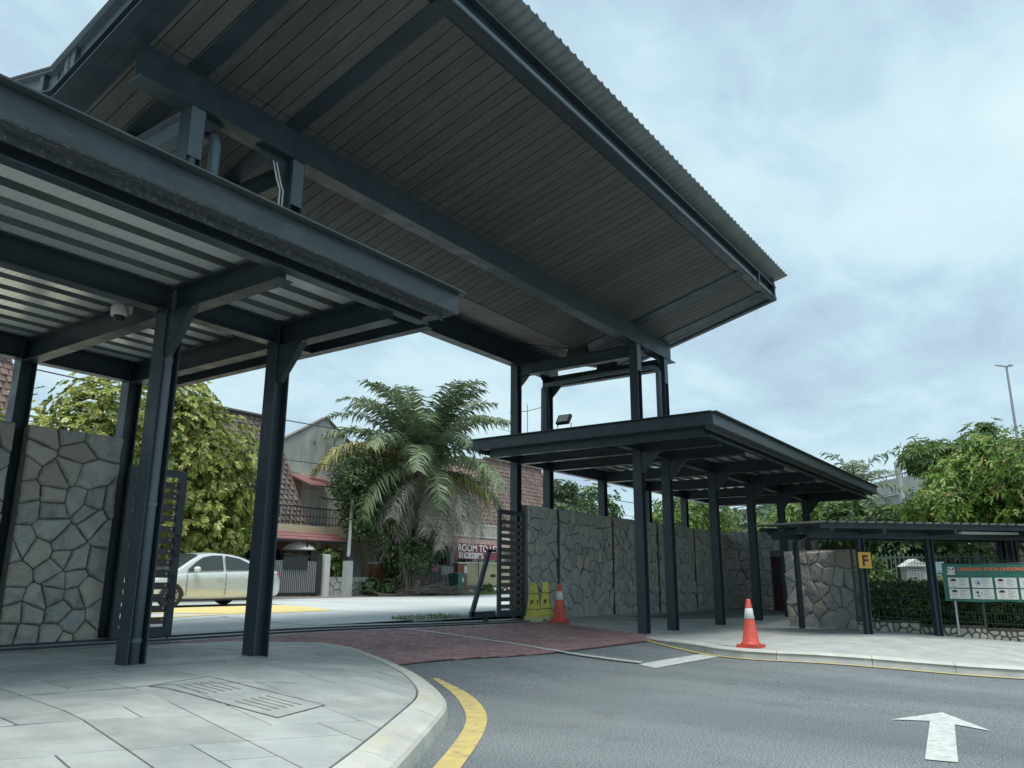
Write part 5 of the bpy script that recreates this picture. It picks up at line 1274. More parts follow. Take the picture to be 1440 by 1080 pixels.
        b = MB(); b.add([(-2.225, s * .50, .76), (-2.235, s * .705, .78), (-2.11, s * .815, .82), (-1.92, s * .845, .90), (-2.10, s * .80, .945), (-2.20, s * .69, .93), (-2.20, s * .5, .92)], [(0, 1, 5, 6), (1, 2, 4, 5), (2, 3, 4)]); b.build('tail_light', M_RED, r)
        b = MB(); b.add([(2.10, s * .74, .60), (1.80, s * .835, .66), (1.88, s * .815, .74), (2.12, s * .72, .69)], [(0, 1, 2, 3)]); b.build('headlight', M_WPL, r)
    b = MB(); b.box(-2.262, -2.25, -.26, .26, .42, .54); b.build('number_plate', M_INK, r)
    b = MB(); b.box(-1.7, 1.9, -0.7, 0.7, 0.16, 0.25); b.build('underbody', M_TRIM, r)
    return r
car = build_car((15.75, 21.2, 0.417), math.pi)
car.scale = (1.05, 1.05, 1.03); car.location.x = 14.15

# ------------------------------------------------------------------ terrace houses across the street
M_TILE = mat('brown_grey_roof_shingle', (0.17, 0.145, 0.135), 0.85, island=0.25, stain=(0.10, 0.09, 0.085), stain_amt=0.5, stain_scale=2.5)
M_TILE2 = mat('reddish_roof_shingle', (0.23, 0.16, 0.14), 0.85, island=0.22, stain=(0.16, 0.14, 0.13), stain_amt=0.6, stain_scale=2.0)
M_REDT = mat('faded_red_awning', (0.22, 0.10, 0.10), 0.7, island=0.1, var=0.1, vscale=3)
M_CREAM = mat('cream_plaster', (0.56, 0.48, 0.34), 0.8, var=0.06, vscale=2, stain=(0.38, 0.34, 0.26), stain_amt=0.4, stain_scale=2)
M_TAN = mat('tan_plaster', (0.36, 0.26, 0.18), 0.8, var=0.08, vscale=2)
M_GREYW = mat('weathered_grey_plaster', (0.50, 0.52, 0.49), 0.85, col2=(0.36, 0.38, 0.36), vscale=0.9, stain=(0.14, 0.15, 0.14), stain_amt=0.5, stain_scale=2.0, stretch=(1, 1, 0.35))
M_WHITEP = mat('white_plaster', (0.58, 0.59, 0.56), 0.8, var=0.06, vscale=2, stain=(0.35, 0.35, 0.33), stain_amt=0.5, stain_scale=3)
M_OLIVE = mat('olive_yellow_plaster', (0.36, 0.33, 0.20), 0.85, var=0.08, vscale=2)
M_WIN = mat('dark_window_glass', (0.03, 0.035, 0.04), 0.12)
M_BRICK = mat('red_brick', (0.25, 0.085, 0.06), 0.85, rand=0.2, bump=0.4, bscale=30)
M_BMORT = mat('brick_mortar', (0.24, 0.20, 0.18), 0.9)
M_IRON = mat('black_iron', (0.022, 0.024, 0.027), 0.5)
M_BARS = mat('grey_gate_bars', (0.26, 0.27, 0.28), 0.5)
M_CURT = mat('pale_curtain', (0.52, 0.56, 0.56), 0.8, var=0.15, vscale=6, stretch=(6, 6, 0.2))

def shingle_face(parent, quad, rows_n, tile_w, m, side=False):
    """overlapping tiles on a trapezoid: quad = bl, br, tr, tl"""
    bl, br, tr, tl = map(Vector, quad); nrm = (br - bl).cross(tl - bl).normalized()
    if (nrm.x > 0 if side else nrm.y > 0): nrm = -nrm
    b = MB(); rg = random.Random(int(bl.x * 10))
    for r in range(rows_n):
        t0, t1 = r / rows_n, (r + 1) / rows_n + 0.25 / rows_n
        a0, a1 = bl.lerp(tl, t0), br.lerp(tr, t0); c0, c1 = bl.lerp(tl, min(1, t1)), br.lerp(tr, min(1, t1)); W_ = (a1 - a0).length; n = max(1, int(W_ / tile_w)); off = 0.5 * (r % 2) / n
        for i in range(n + 1):
            x0, x1 = max(0, i / n - off), min(1, (i + 1) / n - off - 0.012)
            if x1 - x0 < 0.01: continue
            lift = nrm * rg.uniform(0.045, 0.075); jz = Vector((0, 0, rg.uniform(-.012, .012)))
            p = [a0.lerp(a1, x0) + lift + jz, a0.lerp(a1, x1) + lift + jz, c0.lerp(c1, x1) + nrm * .01, c0.lerp(c1, x0) + nrm * .01]
            q = [a0.lerp(a1, x0) + jz, a0.lerp(a1, x1) + jz]
            b.add(p + q, [(0, 1, 2, 3), (4, 5, 1, 0), (4, 0, 3), (1, 5, 2)])
    o = b.build('shingle', m, parent, kind='stuff'); return o

def box_part(name, m, parent, *a):
    b = MB(); b.box(*a); return b.build(name, m, parent)
def window(parent, u0, u1, v, z0, z1, frame, bars=2, name='window', glass=None):
    f = MB(); t = 0.06
    f.box(u0, u0 + t, v - .04, v + .03, z0, z1); f.box(u1 - t, u1, v - .04, v + .03, z0, z1); f.box(u0 + t, u1 - t, v - .04, v + .03, z0, z0 + t); f.box(u0 + t, u1 - t, v - .04, v + .03, z1 - t, z1)
    for k in range(1, bars): x = lerp(u0, u1, k / bars); f.box(x - .025, x + .025, v - .035, v + .03, z0 + t, z1 - t)
    fo = f.build(name, frame, parent); box_part('pane', glass or M_WIN, fo, u0 + t, u1 - t, v + .0, v + .015, z0 + t, z1 - t)
    return fo
def terrace(name_label, uL, uR, zr, mt, wall, awning=True, style=0):
    """one terrace house unit with a steep shingled front between uL and uR"""
    h = empty('terrace_house', name_label, 'house', 'terrace houses across the street')
    box_part('wall', wall, h, uL + .1, uR + 1.9, 32.5, 40, 0.4, 6.6)
    # mansard block
    f = MB(); q = [(uL, 29.75, 3.35), (uR, 29.75, 3.35), (uR - 1.6, 31.1, zr), (uL + 1.6, 31.1, zr)]
    bk = [(uL, 38, 3.35), (uR, 38, 3.35), (uR - 1.6, 37, zr), (uL + 1.6, 37, zr)]
    f.add(q + bk, [(0, 1, 2, 3), (1, 5, 6, 2), (5, 4, 7, 6), (4, 0, 3, 7), (3, 2, 6, 7), (0, 4, 5, 1)]); rf = f.build('roof', M_TILE if mt is M_TILE else mt, h)
    shingle_face(rf, q, 22, 0.30, mt)
    shingle_face(rf, [(uL, 38, 3.35), (uL, 29.75, 3.35), (uL + 1.6, 31.1, zr), (uL + 1.6, 37, zr)], 22, 0.30, M_TILE2, True)
    f = MB(); f.bar((uL + 1.5, 31.05, zr + .04), (uR - 1.5, 31.05, zr + .04), 0.25, 0.10); f.build('ridge_cap', mt, rf)
    for s, x in ((-1, uL), (1, uR)):
        f = MB(); f.bar((x, 29.72, 3.35), (x - s * 1.6, 31.07, zr), 0.07, 0.07); f.build('verge_trim', M_REDT, rf)
    return h
hA = terrace('terrace house with a brown shingled steep roof behind the yellow-green tree', 17.0, 25.45, 8.72, M_TILE, M_CREAM)
hB = terrace('terrace house at the left edge with a reddish shingled roof', 6.4, 13.6, 9.1, M_TILE2, M_CREAM)
hC = terrace('terrace house with a brown shingled roof above the room to let banner', 39.3, 49.2, 8.95, M_TILE2, M_WHITEP)
hD = terrace('terrace house mostly hidden behind the palm', 30.6, 37.2, 8.6, M_TILE, M_WHITEP)
# house A ground floor, porch, balcony
box_part('porch_slab', M_CREAM, hA, 16.5, 29.2, 29.3, 32.4, 3.12, 3.62)
box_part('wall', M_CREAM, hA, 21.0, 24.3, 31.2, 31.35, 0.45, 3.1)
box_part('wall', M_TAN, hA, 24.3, 29.2, 31.2, 31.35, 0.45, 3.1)
for u in (20.5, 22.6, 25.7, 29.0): box_part('pillar', M_CREAM, hA, u, u + 0.28, 29.5, 29.8, 0.45, 3.12)
for u0 in (22.95, 24.05):   # arched dark openings
    b = MB(); P = [(0, 0), (0.95, 0), (0.95, 1.0)] + [(0.475 + 0.475 * math.cos(math.pi * k / 10), 1.0 + 0.42 * math.sin(math.pi * k / 10)) for k in range(1, 10)] + [(0, 1.0)]
    b.extr(P, (u0, 31.12, 1.2), (1, 0, 0), (0, 0, 1), (0, 0.05, 0)); b.build('arch_window', M_WIN, hA)
window(hA, 26.6, 27.4, 31.12, 1.9, 2.7, M_IRON, 2); window(hA, 28.1, 28.9, 31.12, 1.7, 2.6, M_IRON, 2); window(hA, 21.1, 22.3, 31.12, 1.3, 2.6, M_IRON, 3)
box_part('wall', M_TAN, hA, 24.6, 26.2, 31.4, 31.55, 3.62, 6.1); box_part('wall', M_WHITEP, hA, 26.2, 29.2, 31.4, 31.55, 3.62, 6.4)
window(hA, 26.35, 27.9, 31.36, 3.75, 5.6, M_WHITEP, 3, 'balcony_door', M_CURT)
b = MB(); b.add([(25.3, 29.7, 5.55), (27.6, 29.7, 5.55), (27.6, 31.4, 6.2), (25.3, 31.4, 6.2), (25.3, 29.7, 5.62), (27.6, 29.7, 5.62), (27.6, 31.4, 6.27), (25.3, 31.4, 6.27)], [(0, 3, 2, 1), (4, 5, 6, 7), (0, 1, 5, 4), (1, 2, 6, 5), (3, 0, 4, 7)]); b.build('awning', M_REDT, hA)
b = MB(); b.bar((22.5, 29.35, 4.45), (29.2, 29.35, 4.45), 0.05, 0.05); b.bar((22.5, 29.35, 4.05), (29.2, 29.35, 4.05), 0.03, 0.03)
b.bar((22.5, 29.35, 3.72), (29.2, 29.35, 3.72), 0.03, 0.03)
for k in range(34): b.bar((22.5 + k * .2, 29.35, 3.62), (22.5 + k * .2, 29.35, 4.45), 0.02, 0.02, up=(1, 0, 0))
b.build('balcony_railing', M_IRON, hA)
b = MB(); b.bar((25.6, 29.2, 4.95), (29.0, 29.6, 4.95), 0.05, 0.06); b.build('drying_pole', M_IRON, hA)
# red tiled porch awning
b = MB(); n = 46
for i in range(n):
    x0, x1 = 18.0 + i * .19, 18.0 + i * .19 + .18
    for r in range(4):
        y0 = 28.2 + r * .42; z0 = 2.88 + r * .155; b.add([(x0, y0, z0 + .03), (x1, y0, z0 + .03), (x1, y0 + .46, z0 + .17), (x0, y0 + .46, z0 + .17), ((x0 + x1) / 2, y0, z0 + .06), ((x0 + x1) / 2, y0 + .46, z0 + .20), (x0, y0, z0), (x1, y0, z0)], [(0, 4, 5, 3), (4, 1, 2, 5), (6, 7, 1, 4, 0)])
b.build('awning_tile', M_REDT, hA, kind='stuff')
b = MB(); b.bar((18.0, 28.25, 2.84), (26.7, 28.25, 2.84), 0.06, 0.10); b.bar((24.1, 28.25, 0.45), (24.1, 28.25, 2.84), 0.06, 0.06, up=(1, 0, 0)); b.bar((20.8, 28.25, 0.45), (20.8, 28.25, 2.84), 0.06, 0.06, up=(1, 0, 0)); b.build('awning_frame', M_IRON, hA)
# neighbour's stained gable
hG = empty('gabled_house', 'house with a tall streaky grey gable wall left of the palm', 'house', 'terrace houses across the street')
b = MB(); b.extr([(23.9, 0.4), (32.4, 0.4), (32.4, 6.9), (28.2, 9.6), (24.05, 7.15)], (0, 32.2, 0), (1, 0, 0), (0, 0, 1), (0, .3, 0)); b.build('gable_wall', M_GREYW, hG)
box_part('wall', M_GREYW, hG, 24.1, 32.2, 32.5, 40, 0.4, 6.2)
for p, q in (((23.9, 7.10), (28.2, 9.62)), ((28.2, 9.62), (32.6, 6.88))):
    b = MB(); b.bar((p[0], 32.33, p[1] + .05), (q[0], 32.33, q[1] + .05), .42, 0.07); b.build('coping', M_TILE, hG)
b = MB(); b.box(24.3, 29.2, 31.5, 32.19, 6.28, 6.40); b.build('ledge', M_GREYW, hG)
# house C front
box_part('porch_slab', M_WHITEP, hC, 33.4, 42.8, 29.4, 32.4, 3.3, 3.62)
b = MB(); n = 58
for i in range(n):
    for r in range(3):
        x0 = 33.8 + i * .16; y0 = 28.75 + r * .22; z0 = 3.05 + r * .20; b.add([(x0, y0, z0), (x0 + .15, y0, z0), (x0 + .15, y0 + .24, z0 + .24), (x0, y0 + .24, z0 + .24), (x0, y0, z0 - .03), (x0 + .15, y0, z0 - .03)], [(0, 1, 2, 3), (4, 5, 1, 0)])
b.build('awning_tile', M_TILE2, hC, kind='stuff')
b = MB()
for k in range(52): b.bar((33.9 + k * .14, 29.3, 3.62), (33.9 + k * .14, 29.3, 4.4), 0.045, 0.03, up=(1, 0, 0))
b.bar((33.9, 29.3, 4.4), (41.2, 29.3, 4.4), 0.08, 0.07); b.bar((33.9, 29.3, 3.68), (41.2, 29.3, 3.68), 0.06, 0.06); b.build('balcony_railing', M_WHITEP, hC)
for u in (35.8, 37.9, 40.6): box_part('pillar', M_WHITEP, hC, u, u + .5, 29.6, 29.9, 0.45, 3.3)
box_part('wall', M_WHITEP, hC, 33.4, 43, 31.3, 31.45, 0.45, 3.3); box_part('wall', M_WHITEP, hC, 33.4, 39.2, 31.5, 31.65, 3.62, 6.4)
window(hC, 34.0, 35.6, 31.2, 1.0, 3.0, M_WHITEP, 3); window(hC, 36.6, 37.7, 31.2, 1.0, 3.0, M_WHITEP, 2); window(hC, 38.7, 40.4, 31.2, 1.6, 2.9, M_WHITEP, 3); window(hC, 34.4, 36.4, 31.42, 3.9, 5.7, M_WHITEP, 4, 'balcony_door'); window(hC, 37, 38.6, 31.42, 3.9, 5.7, M_WHITEP, 3, 'balcony_door')
# fences in front of the houses: brick pillars
bm_brick = MB().box(0, 0.215, 0, 0.10, 0, 0.065)
def brick_pillar(label, u, v, w, h, group='brick gate pillars'):
    t = empty('brick_pillar', label, 'pillar', group, (u, v, 0.44)); b = MB(); b.box(0.012, w - .012, .012, .4 - .012, 0, h); b.build('mortar_core', M_BMORT, t); me = None
    nr = int(h / 0.085); nb_ = max(2, round(w / .225)); bw = w / nb_
    for r in range(nr):
        for i in range(nb_ + (r % 2)):
            x0 = (i - 0.5 * (r % 2)) * bw; x1 = x0 + bw - .012; x0, x1 = max(0, x0), min(w, x1)
            if x1 - x0 < .03: continue
            key = round(x1 - x0, 3)
            if key not in meshes_b:
                bb = MB(); bb.box(0, x1 - x0, 0, .1, 0, .072); o = bb.build('brick', M_BRICK, t); o.location = (x0, 0, r * .085); meshes_b[key] = o.data
            else: link_part('brick', meshes_b[key], t, (x0, 0, r * .085))
        # left return face
        kk = 'ret'
        if kk not in meshes_b:
            bb = MB(); bb.box(0, .1, 0.11, .39, 0, .072); o = bb.build('brick', M_BRICK, t); o.location = (0, 0, r * .085); meshes_b[kk] = o.data
        else: link_part('brick', meshes_b[kk], t, (0, 0, r * .085))
    b = MB(); b.box(-.04, w + .04, -.04, .44, h, h + .07); b.build('coping', M_WHITEP, t)
    return t
meshes_b = {}
bp1 = brick_pillar('red brick gate pillar with a white number plaque behind the palm debris', 31.2, 27.95, 0.78, 1.52)
box_part('plaque', M_WHITEP, bp1, .25, .62, -.03, -.01, 1.0, 1.45); text_mesh('10', 0.3, 'lettering', M_IRON, bp1, (.43, -.035, 1.1), (math.pi / 2, 0, 0), 0.004)
bp2 = brick_pillar('red brick gate pillar beside the green wheelie bin', 34.5, 27.95, 0.82, 1.62)
box_part('meter_box', M_WHITEP, bp2, .45, .7, -.09, -.01, 1.1, 1.5)
bp3 = brick_pillar('dark red brick gate pillar left of the palm trunk', 28.1, 27.95, 0.9, 1.5)
# pale slatted gate between pillars
sg = empty('picket_gate', 'cream vertical slatted gate between the palm trunk and brick pillar', 'gate', loc=(29.5, 28.05, 0.5)); me = None
for k in range(13):
    if me is None: b = MB(); b.box(0, .11, 0, .03, 0, 1.45); o = b.build('slat', M_CREAM, sg); me = o.data
    else: link_part('slat', me, sg, (k * .13, 0, random.uniform(-.01, .01)))
b = MB(); b.box(0, 1.68, .03, .06, .2, .28); b.box(0, 1.68, .03, .06, 1.15, 1.23); b.build('rail', M_IRON, sg)
# dark sliding gate with pale bars, left
dg_ = empty('sliding_gate', 'black iron gate with pale vertical bars right of the sedan', 'gate', loc=(20.2, 27.6, 0.5)); me = None
for k in range(38):
    if me is None: b = MB(); b.box(0, .045, 0, .03, .12, 1.45); o = b.build('bar', M_BARS, dg_); me = o.data
    else: link_part('bar', me, dg_, (k * .105, 0, 0))
b = MB(); b.box(-.1, 4.25, .03, .08, 0, .22); b.box(-.1, 4.25, .03, .08, 1.38, 1.46); b.box(-.1, 4.25, .032, .05, .2, 1.4); b.box(3.95, 4.25, -.03, .08, 0, 1.75); b.build('frame', M_IRON, dg_)
b = MB()
for k in range(20): b.tube([(2.2 + k * .1, .0, 1.45), (2.2 + k * .1 + .05, 0, 1.75 + .08 * math.sin(k))], 0.014, 5)
b.bar((2.1, 0, 1.72), (4.2, 0, 1.6), 0.03, 0.04); b.bar((2.1, -.02, 1.1), (3.4, -.02, 1.1), 0.03, 0.03); b.box(2.1, 3.4, -.03, -.015, 1.12, 1.62); b.build('scrollwork', M_IRON, dg_)
gp = tag(MB().box(24.55, 24.85, 27.5, 27.85, 0.42, 2.28).build('gate_post', M_WHITEP), 'white plastered gate post right of the black iron gate', 'gate post')
# domed pale finial canopy
dm = empty('domed_lamp_top', 'pale domed cover with finials standing behind the black iron gate', 'dome', loc=(24.2, 28.9, 0.45))
b = MB(); b.lathe([(0.75, 2.0), (0.73, 2.06), (0.6, 2.2), (0.36, 2.31), (0.12, 2.38), (0.03, 2.42)], n=20); b.build('dome', M_WHITEP, dm, smooth=True)
b = MB(); b.lathe([(.03, 2.42), (.07, 2.47), (.08, 2.54), (.03, 2.60), (.01, 2.62)], n=10); b.build('finial', M_WHITEP, dm)
for a in range(4): b = MB(); b.tube([(.8 * math.cos(a * 1.57 + .4), .8 * math.sin(a * 1.57 + .4), 0), (.8 * math.cos(a * 1.57 + .4), .8 * math.sin(a * 1.57 + .4), 2.0)], .04, 6); b.build('leg', M_IRON, dm)
# low patterned wall
lw = empty('low_wall', 'low white garden wall with dark crazy pattern left of the utility pole', 'wall', loc=(24.9, 27.9, 0.44))
b = MB(); b.box(0, 3.1, 0, .15, 0, .85); b.build('wall_core', M_MORTAR, lw)
rgl = random.Random(77)
for poly in voronoi_cells(3.1, .85, .3, rgl, .05):
    b = MB(); b.extr([(x, z) for x, z in poly], (0, 0, 0), (1, 0, 0), (0, 0, 1), (0, -.02, 0)); b.build('panel_piece', M_WHITEP, lw)
# utility pole two-tone + cables
up = empty('utility_pole', 'concrete utility pole with a black band in front of the houses', 'pole', loc=(25.45, 27.0, 0.42))
b = MB(); b.box(-.16, .16, -.16, .16, 0, 1.58); b.build('base', M_GUTTER if False else M_STRIP, up)
b = MB(); b.box(-.17, .17, -.17, .17, 1.58, 1.76); b.build('band', M_IRON, up)
b = MB(); b.tube([(0, 0, 1.7), (0.05, 0, 4.4)], [0.08, 0.07], 10); b.build('pole', M_STRIP, up)
def cable(p, q, sag, r=0.014, label='dark overhead cable', lab2=''):
    b = MB(); pts = [Vector(p).lerp(Vector(q), k / 16) - Vector((0, 0, sag * 4 * (k / 16) * (1 - k / 16))) for k in range(17)]; b.tube(pts, r, 4)
    return tag(b.build('overhead_cable', M_IRON), label, 'cable', 'overhead cables')
cable((-10, 24.5, 8.2), (25.45, 27.0, 7.9), 0.5, 0.022, 'upper overhead cable running behind the left columns to the palm')
cable((-10, 24.5, 6.4), (25.45, 27.0, 6.2), 0.4, 0.016, 'lower overhead cable crossing the grey gable')
cable((25.45, 27.0, 7.7), (75, 27, 7.8), 0.9, 0.024, 'overhead cable seen under the right canopy above the stone wall')
cable((25.45, 27.0, 7.2), (90, 30, 7.4), 1.2, 0.018, 'thin overhead cable in front of the trees beyond the stone wall')
# wheelie bin
bn_ = empty('wheelie_bin', 'green wheelie bin on the verge across the street', 'bin', loc=(33.5, 27.2, 0.44))
M_BIN = mat('green_bin_plastic', (0.03, 0.13, 0.11), 0.5, var=0.1, vscale=4)
b = MB(); b.add([(-.24, -.27, .08), (.24, -.27, .08), (.24, .25, .08), (-.24, .25, .08), (-.3, -.34, .98), (.3, -.34, .98), (.3, .34, .98), (-.3, .34, .98)], [(0, 3, 2, 1), (4, 5, 6, 7), (0, 1, 5, 4), (1, 2, 6, 5), (2, 3, 7, 6), (3, 0, 4, 7)]); b.build('body', M_BIN, bn_)
b = MB(); b.extr([(-.38, 0), (.36, .02), (.36, .07), (0, .12), (-.38, .05)], (-.32, 0, .98), (0, 1, 0), (0, 0, 1), (.64, 0, 0)); b.build('lid', M_BIN, bn_)
for s in (-1, 1): b = MB(); b.tube([(s * .22, .27, .11), (s * .28, .27, .11)], .11, 14); b.build('wheel', M_RUBBER, bn_)
b = MB(); b.box(.02, .16, -.35, -.335, .62, .85); b.build('sticker', M_WHITEP, bn_)
# metal gate between brick pillars
mg = empty('steel_gate', 'grey steel gate between two brick pillars behind the bin', 'gate', loc=(32.05, 28.1, 0.45)); me = None
for k in range(20):
    if me is None: b = MB(); b.box(0, .03, 0, .03, 0, 1.5); o = b.build('bar', M_BARS, mg); me = o.data
    else: link_part('bar', me, mg, (k * .125, 0, 0))
b = MB(); b.box(0, 2.4, .03, .06, .05, .12); b.box(0, 2.4, .03, .06, .9, .98); b.box(0, 2.4, .03, .06, 1.45, 1.52); b.build('frame', M_IRON, mg)
box_part('sheet_panel', M_GUTTER, mg, .1, 1.0, .035, .05, .1, 1.5); box_part('letter_box', M_REDT, mg, .3, .8, -.12, .02, 1.15, 1.5); box_part('sheet_panel', M_WHITEP, mg, 1.3, 2.3, .06, .075, .95, 1.5)
# olive wall on rock edge
ow = empty('boundary_wall', 'olive yellow boundary wall below the room to let banner', 'wall', loc=(35.35, 28.0, 0.44)); box_part('panel', M_OLIVE, ow, 0, 5.2, 0, .15, .45, 1.66); box_part('coping', M_WHITEP, ow, 0, 5.2, -.03, .18, 1.66, 1.72); box_part('footing', M_MORTAR, ow, 0, 5.2, .0, .2, 0, .45)
rgl = random.Random(5)
for k in range(42):
    b = MB(); r = rgl.uniform(.07, .15); b.lathe([(r * .5, -r * .5), (r, 0), (r * .75, r * .5), (r * .2, r * .65)], n=7); o = b.build('rock', M_WHITEP if rgl.random() < .6 else M_MORTAR, ow); o.location = (rgl.uniform(0, 5.1), -.08 - rgl.uniform(0, .25), rgl.uniform(.05, .3)); o.rotation_euler = (rgl.uniform(-.5, .5), rgl.uniform(-.5, .5), rgl.uniform(0, 3)); o.scale = (1.2, .9, 1)
# banner
rb2 = empty('rent_banner', 'red banner reading ROOM TO LET with a phone number', 'banner', loc=(34.15, 27.85, 2.30)); M_RB = mat('dark_red_banner', (0.22, 0.04, 0.05), 0.6, var=0.1, vscale=3); M_WT = mat('white_banner_letter', (0.7, 0.7, 0.7), 0.6)
rows = []
for i in range(4): rows.append([(j * .22, .012 * math.sin(j + i), .86 * i / 3 + .006 * math.sin(j * 1.7)) for j in range(20)])
b = MB(); b.grid(rows); b.build('sheet', M_RB, rb2, smooth=True)
text_mesh('ROOM TO LET', 0.52, 'lettering', M_WT, rb2, (2.05, -.03, .44), (math.pi / 2, 0, 0), 0.012, align='CENTER', sx=1.12)
text_mesh('0162828895', 0.44, 'lettering', M_WT, rb2, (1.35, -.03, .06), (math.pi / 2, 0, 0), 0.012, align='CENTER', sx=1.02)
for s in (0.02, 2.1, 4.16): b = MB(); b.tube([(s, .03, -1.0), (s, .03, .9)], .025, 6); b.build('post', M_IRON, rb2)
# antenna mast far behind
am = empty('antenna_mast', 'thin rooftop antenna mast seen between the gate columns', 'antenna', loc=(66.5, 45, 6)); b = MB(); b.tube([(0, 0, -6), (0, 0, 13.0)], .05, 5); b.build('mast', M_BARS, am)
for z, w in ((12.3, 3.2), (9.0, 3.6)):
    b = MB(); b.tube([(-w, 0, z - .7), (0, 0, z), (w * .95, 0, z + 1.0)], .035, 4); b.build('element', M_IRON, am)
for z in (9.7, 8.2, 7.4): b = MB(); b.tube([(-6, 0, z), (6, 0, z - .2)], .02, 4); b.build('wire', M_IRON, am)
b = MB(); 
for z in range(0, 8): b.tube([(-.25, 0, z), (.25, 0, z + 1)], .03, 4); b.tube([(.25, 0, z), (-.25, 0, z + 1)], .03, 4)
b.tube([(-.25, 0, -3), (-.25, 0, 8)], .03, 4); b.tube([(.25, 0, -3), (.25, 0, 8)], .03, 4); b.build('lattice', M_WHITEP, am)

# potted plants and shrub by the houses
M_LEAF_L = leaf_mat('light_green_leaf', (0.05, 0.11, 0.02), (0.22, 0.32, 0.07), None, 0.35)
M_LEAF_M = leaf_mat('mid_green_leaf', (0.04, 0.09, 0.025), (0.18, 0.27, 0.07), None, 0.3)
sp = empty('potted_shrub', 'light green shrub growing behind the low white garden wall', 'shrub'); crown('crown', [(25.6, 28.4, 1.9, .8, .5, .8, 1)], 90, 6, .22, .12, M_LEAF_L, sp, g2, tone0=.3)
b = MB(); b.tube([(25.6, 28.4, .4), (25.6, 28.4, 1.8)], .03, 5); b.build('stem', M_BARK, sp)
for (x, y, s_, c_) in ((27.2, 27.2, .5, M_LEAF_D), (28.0, 26.9, .45, M_LEAF_D), (31.6, 27.4, .35, M_LEAF_L), (36.5, 27.4, .3, M_LEAF_M)):
    q = empty('shrub', ('low dark shrub just right of the utility pole' if x < 27.5 else 'low dark shrub at the left foot of the palm') if c_ is M_LEAF_D else ('small light green plant beside the bin and pillar' if c_ is M_LEAF_L else 'small plant at the rocks below the olive wall'), 'shrub', 'shrubs on the far verge'); crown('crown', [(x, y, .45 + s_ * .8, s_, s_ * .7, s_ * .9, 1)], 110, 6, .16, .08, c_, q, g2, tone0=.2)
for (x, y, lb) in ((26.2, 27.7, 'teal plastic basin on the low garden wall'), (30.2, 27.2, 'teal plastic basin on the ground by the cream slatted gate')):
    z = 1.3 if y > 27.5 else .43; b = MB(); b.lathe([(.18, 0), (.30, .18), (.32, .2), (.29, .2), (.17, .03)], (0, 0, 0), 16); o = b.build('basin', mat('teal_plastic_' + str(int(x)), (0.03, 0.25, 0.24), .4)); o.location = (x, y, z); tag(o, lb, 'basin', 'teal basins')
# grass tufts at weeds
gtb = []; 
def tufts(name, label, area, n, h, m, zf, rng, par=None):
    x = rng.uniform(area[0], area[1], n); y = rng.uniform(area[2], area[3], n); z = np.array([zf(a, c) for a, c in zip(x, y)])
    C = np.stack([x, y, z], 1); D = rdir(n, rng, 2.2); Nn = rdir(n, rng); o = leaves_mesh(name, C, D, Nn, h * (.6 + .8 * rng.random(n)), np.full(n, h * .14), rng.random(n), m, None, .15); o['kind'] = 'stuff'; o['label'] = label; return o
tufts('grass', 'short weeds beside the low concrete plinth at the gate', (12.0, 13.6, 10.9, 11.5), 500, .10, M_LEAF_M, lambda a, c: .41, g2)
tufts('grass', 'grass on the far verge by the olive wall', (34, 42, 26.3, 27.9), 2600, .16, M_LEAF_L, lambda a, c: .43, g2)

# ------------------------------------------------------------------ trees beyond the right wall
g4 = np.random.default_rng(44)
def tree(label, lobes, n, per, ll, lw, m, base_, r0=.2, seed=1, group='trees beyond the stone wall', **kw):
    t = empty('broadleaf_tree', label, 'tree', group); crown('crown', lobes, n, per, ll, lw, m, t, g4, **kw)
    branches(t, base_, [(l[0], l[1], l[2]) for l in lobes[:4]], r0, random.Random(seed), .4); return t
M_LEAF_B = leaf_mat('bluish_far_leaf', (0.045, 0.08, 0.045), (0.15, 0.21, 0.10), None, 0.3)
tree('flat-topped feathery tree seen over the stone wall left of the rear column', [(49.5, 32, 5.6, 3.6, 3, 1.5, 2), (53.0, 33, 6.6, 2.6, 2.5, 1.4, 1.5), (51.5, 32, 8.0, 1.6, 1.4, .6, .7), (47, 32, 4.8, 2.4, 2, 1.8, 1)], 1500, 6, .34, .15, M_LEAF_B, (50, 32, .4), .3, 2, tone0=.15, top_tone=.8, shell=.65)
tree('dark round tree beyond the stone wall behind a rear column', [(57.5, 33, 6.6, 3.0, 3, 2.6, 2), (56, 33, 4.5, 3.4, 3, 2.4, 1)], 1100, 6, .36, .17, M_LEAF_D, (57, 33, .4), .3, 3, tone0=.2, top_tone=.8)
tree('bright green tree beyond the stone wall behind the tall front column', [(57.5, 26, 4.6, 3.6, 2.6, 2.0, 2), (60.5, 26, 6.0, 2.8, 2.6, 2.2, 1.5), (65, 26, 6.6, 3.6, 3, 2.6, 2), (69, 26, 5, 3.5, 3, 2.4, 1.4)], 2600, 6, .34, .14, M_LEAF_L, (62, 26, .4), .3, 4, tone0=.1, top_tone=.8)
tree('dense mid green tree beyond the stone wall near its far end', [(56, 16.5, 4.6, 3.2, 3, 2.3, 2), (60, 15.5, 4.9, 3.2, 3, 2.6, 2), (64, 15, 4.2, 3, 3, 2.4, 1)], 2400, 6, .32, .17, M_LEAF_B, (59, 16, .4), .3, 5, tone0=.1, top_tone=.8)
tree('olive green tree beyond the far corner of the stone walls', [(60, 12.4, 3.8, 3, 2.4, 3.0, 2), (55, 10.5, 3.4, 2.6, 2, 2.6, 1.4)], 1500, 6, .32, .15, M_LEAF_M, (59, 12, .4), .3, 6, tone0=.2, top_tone=.8)
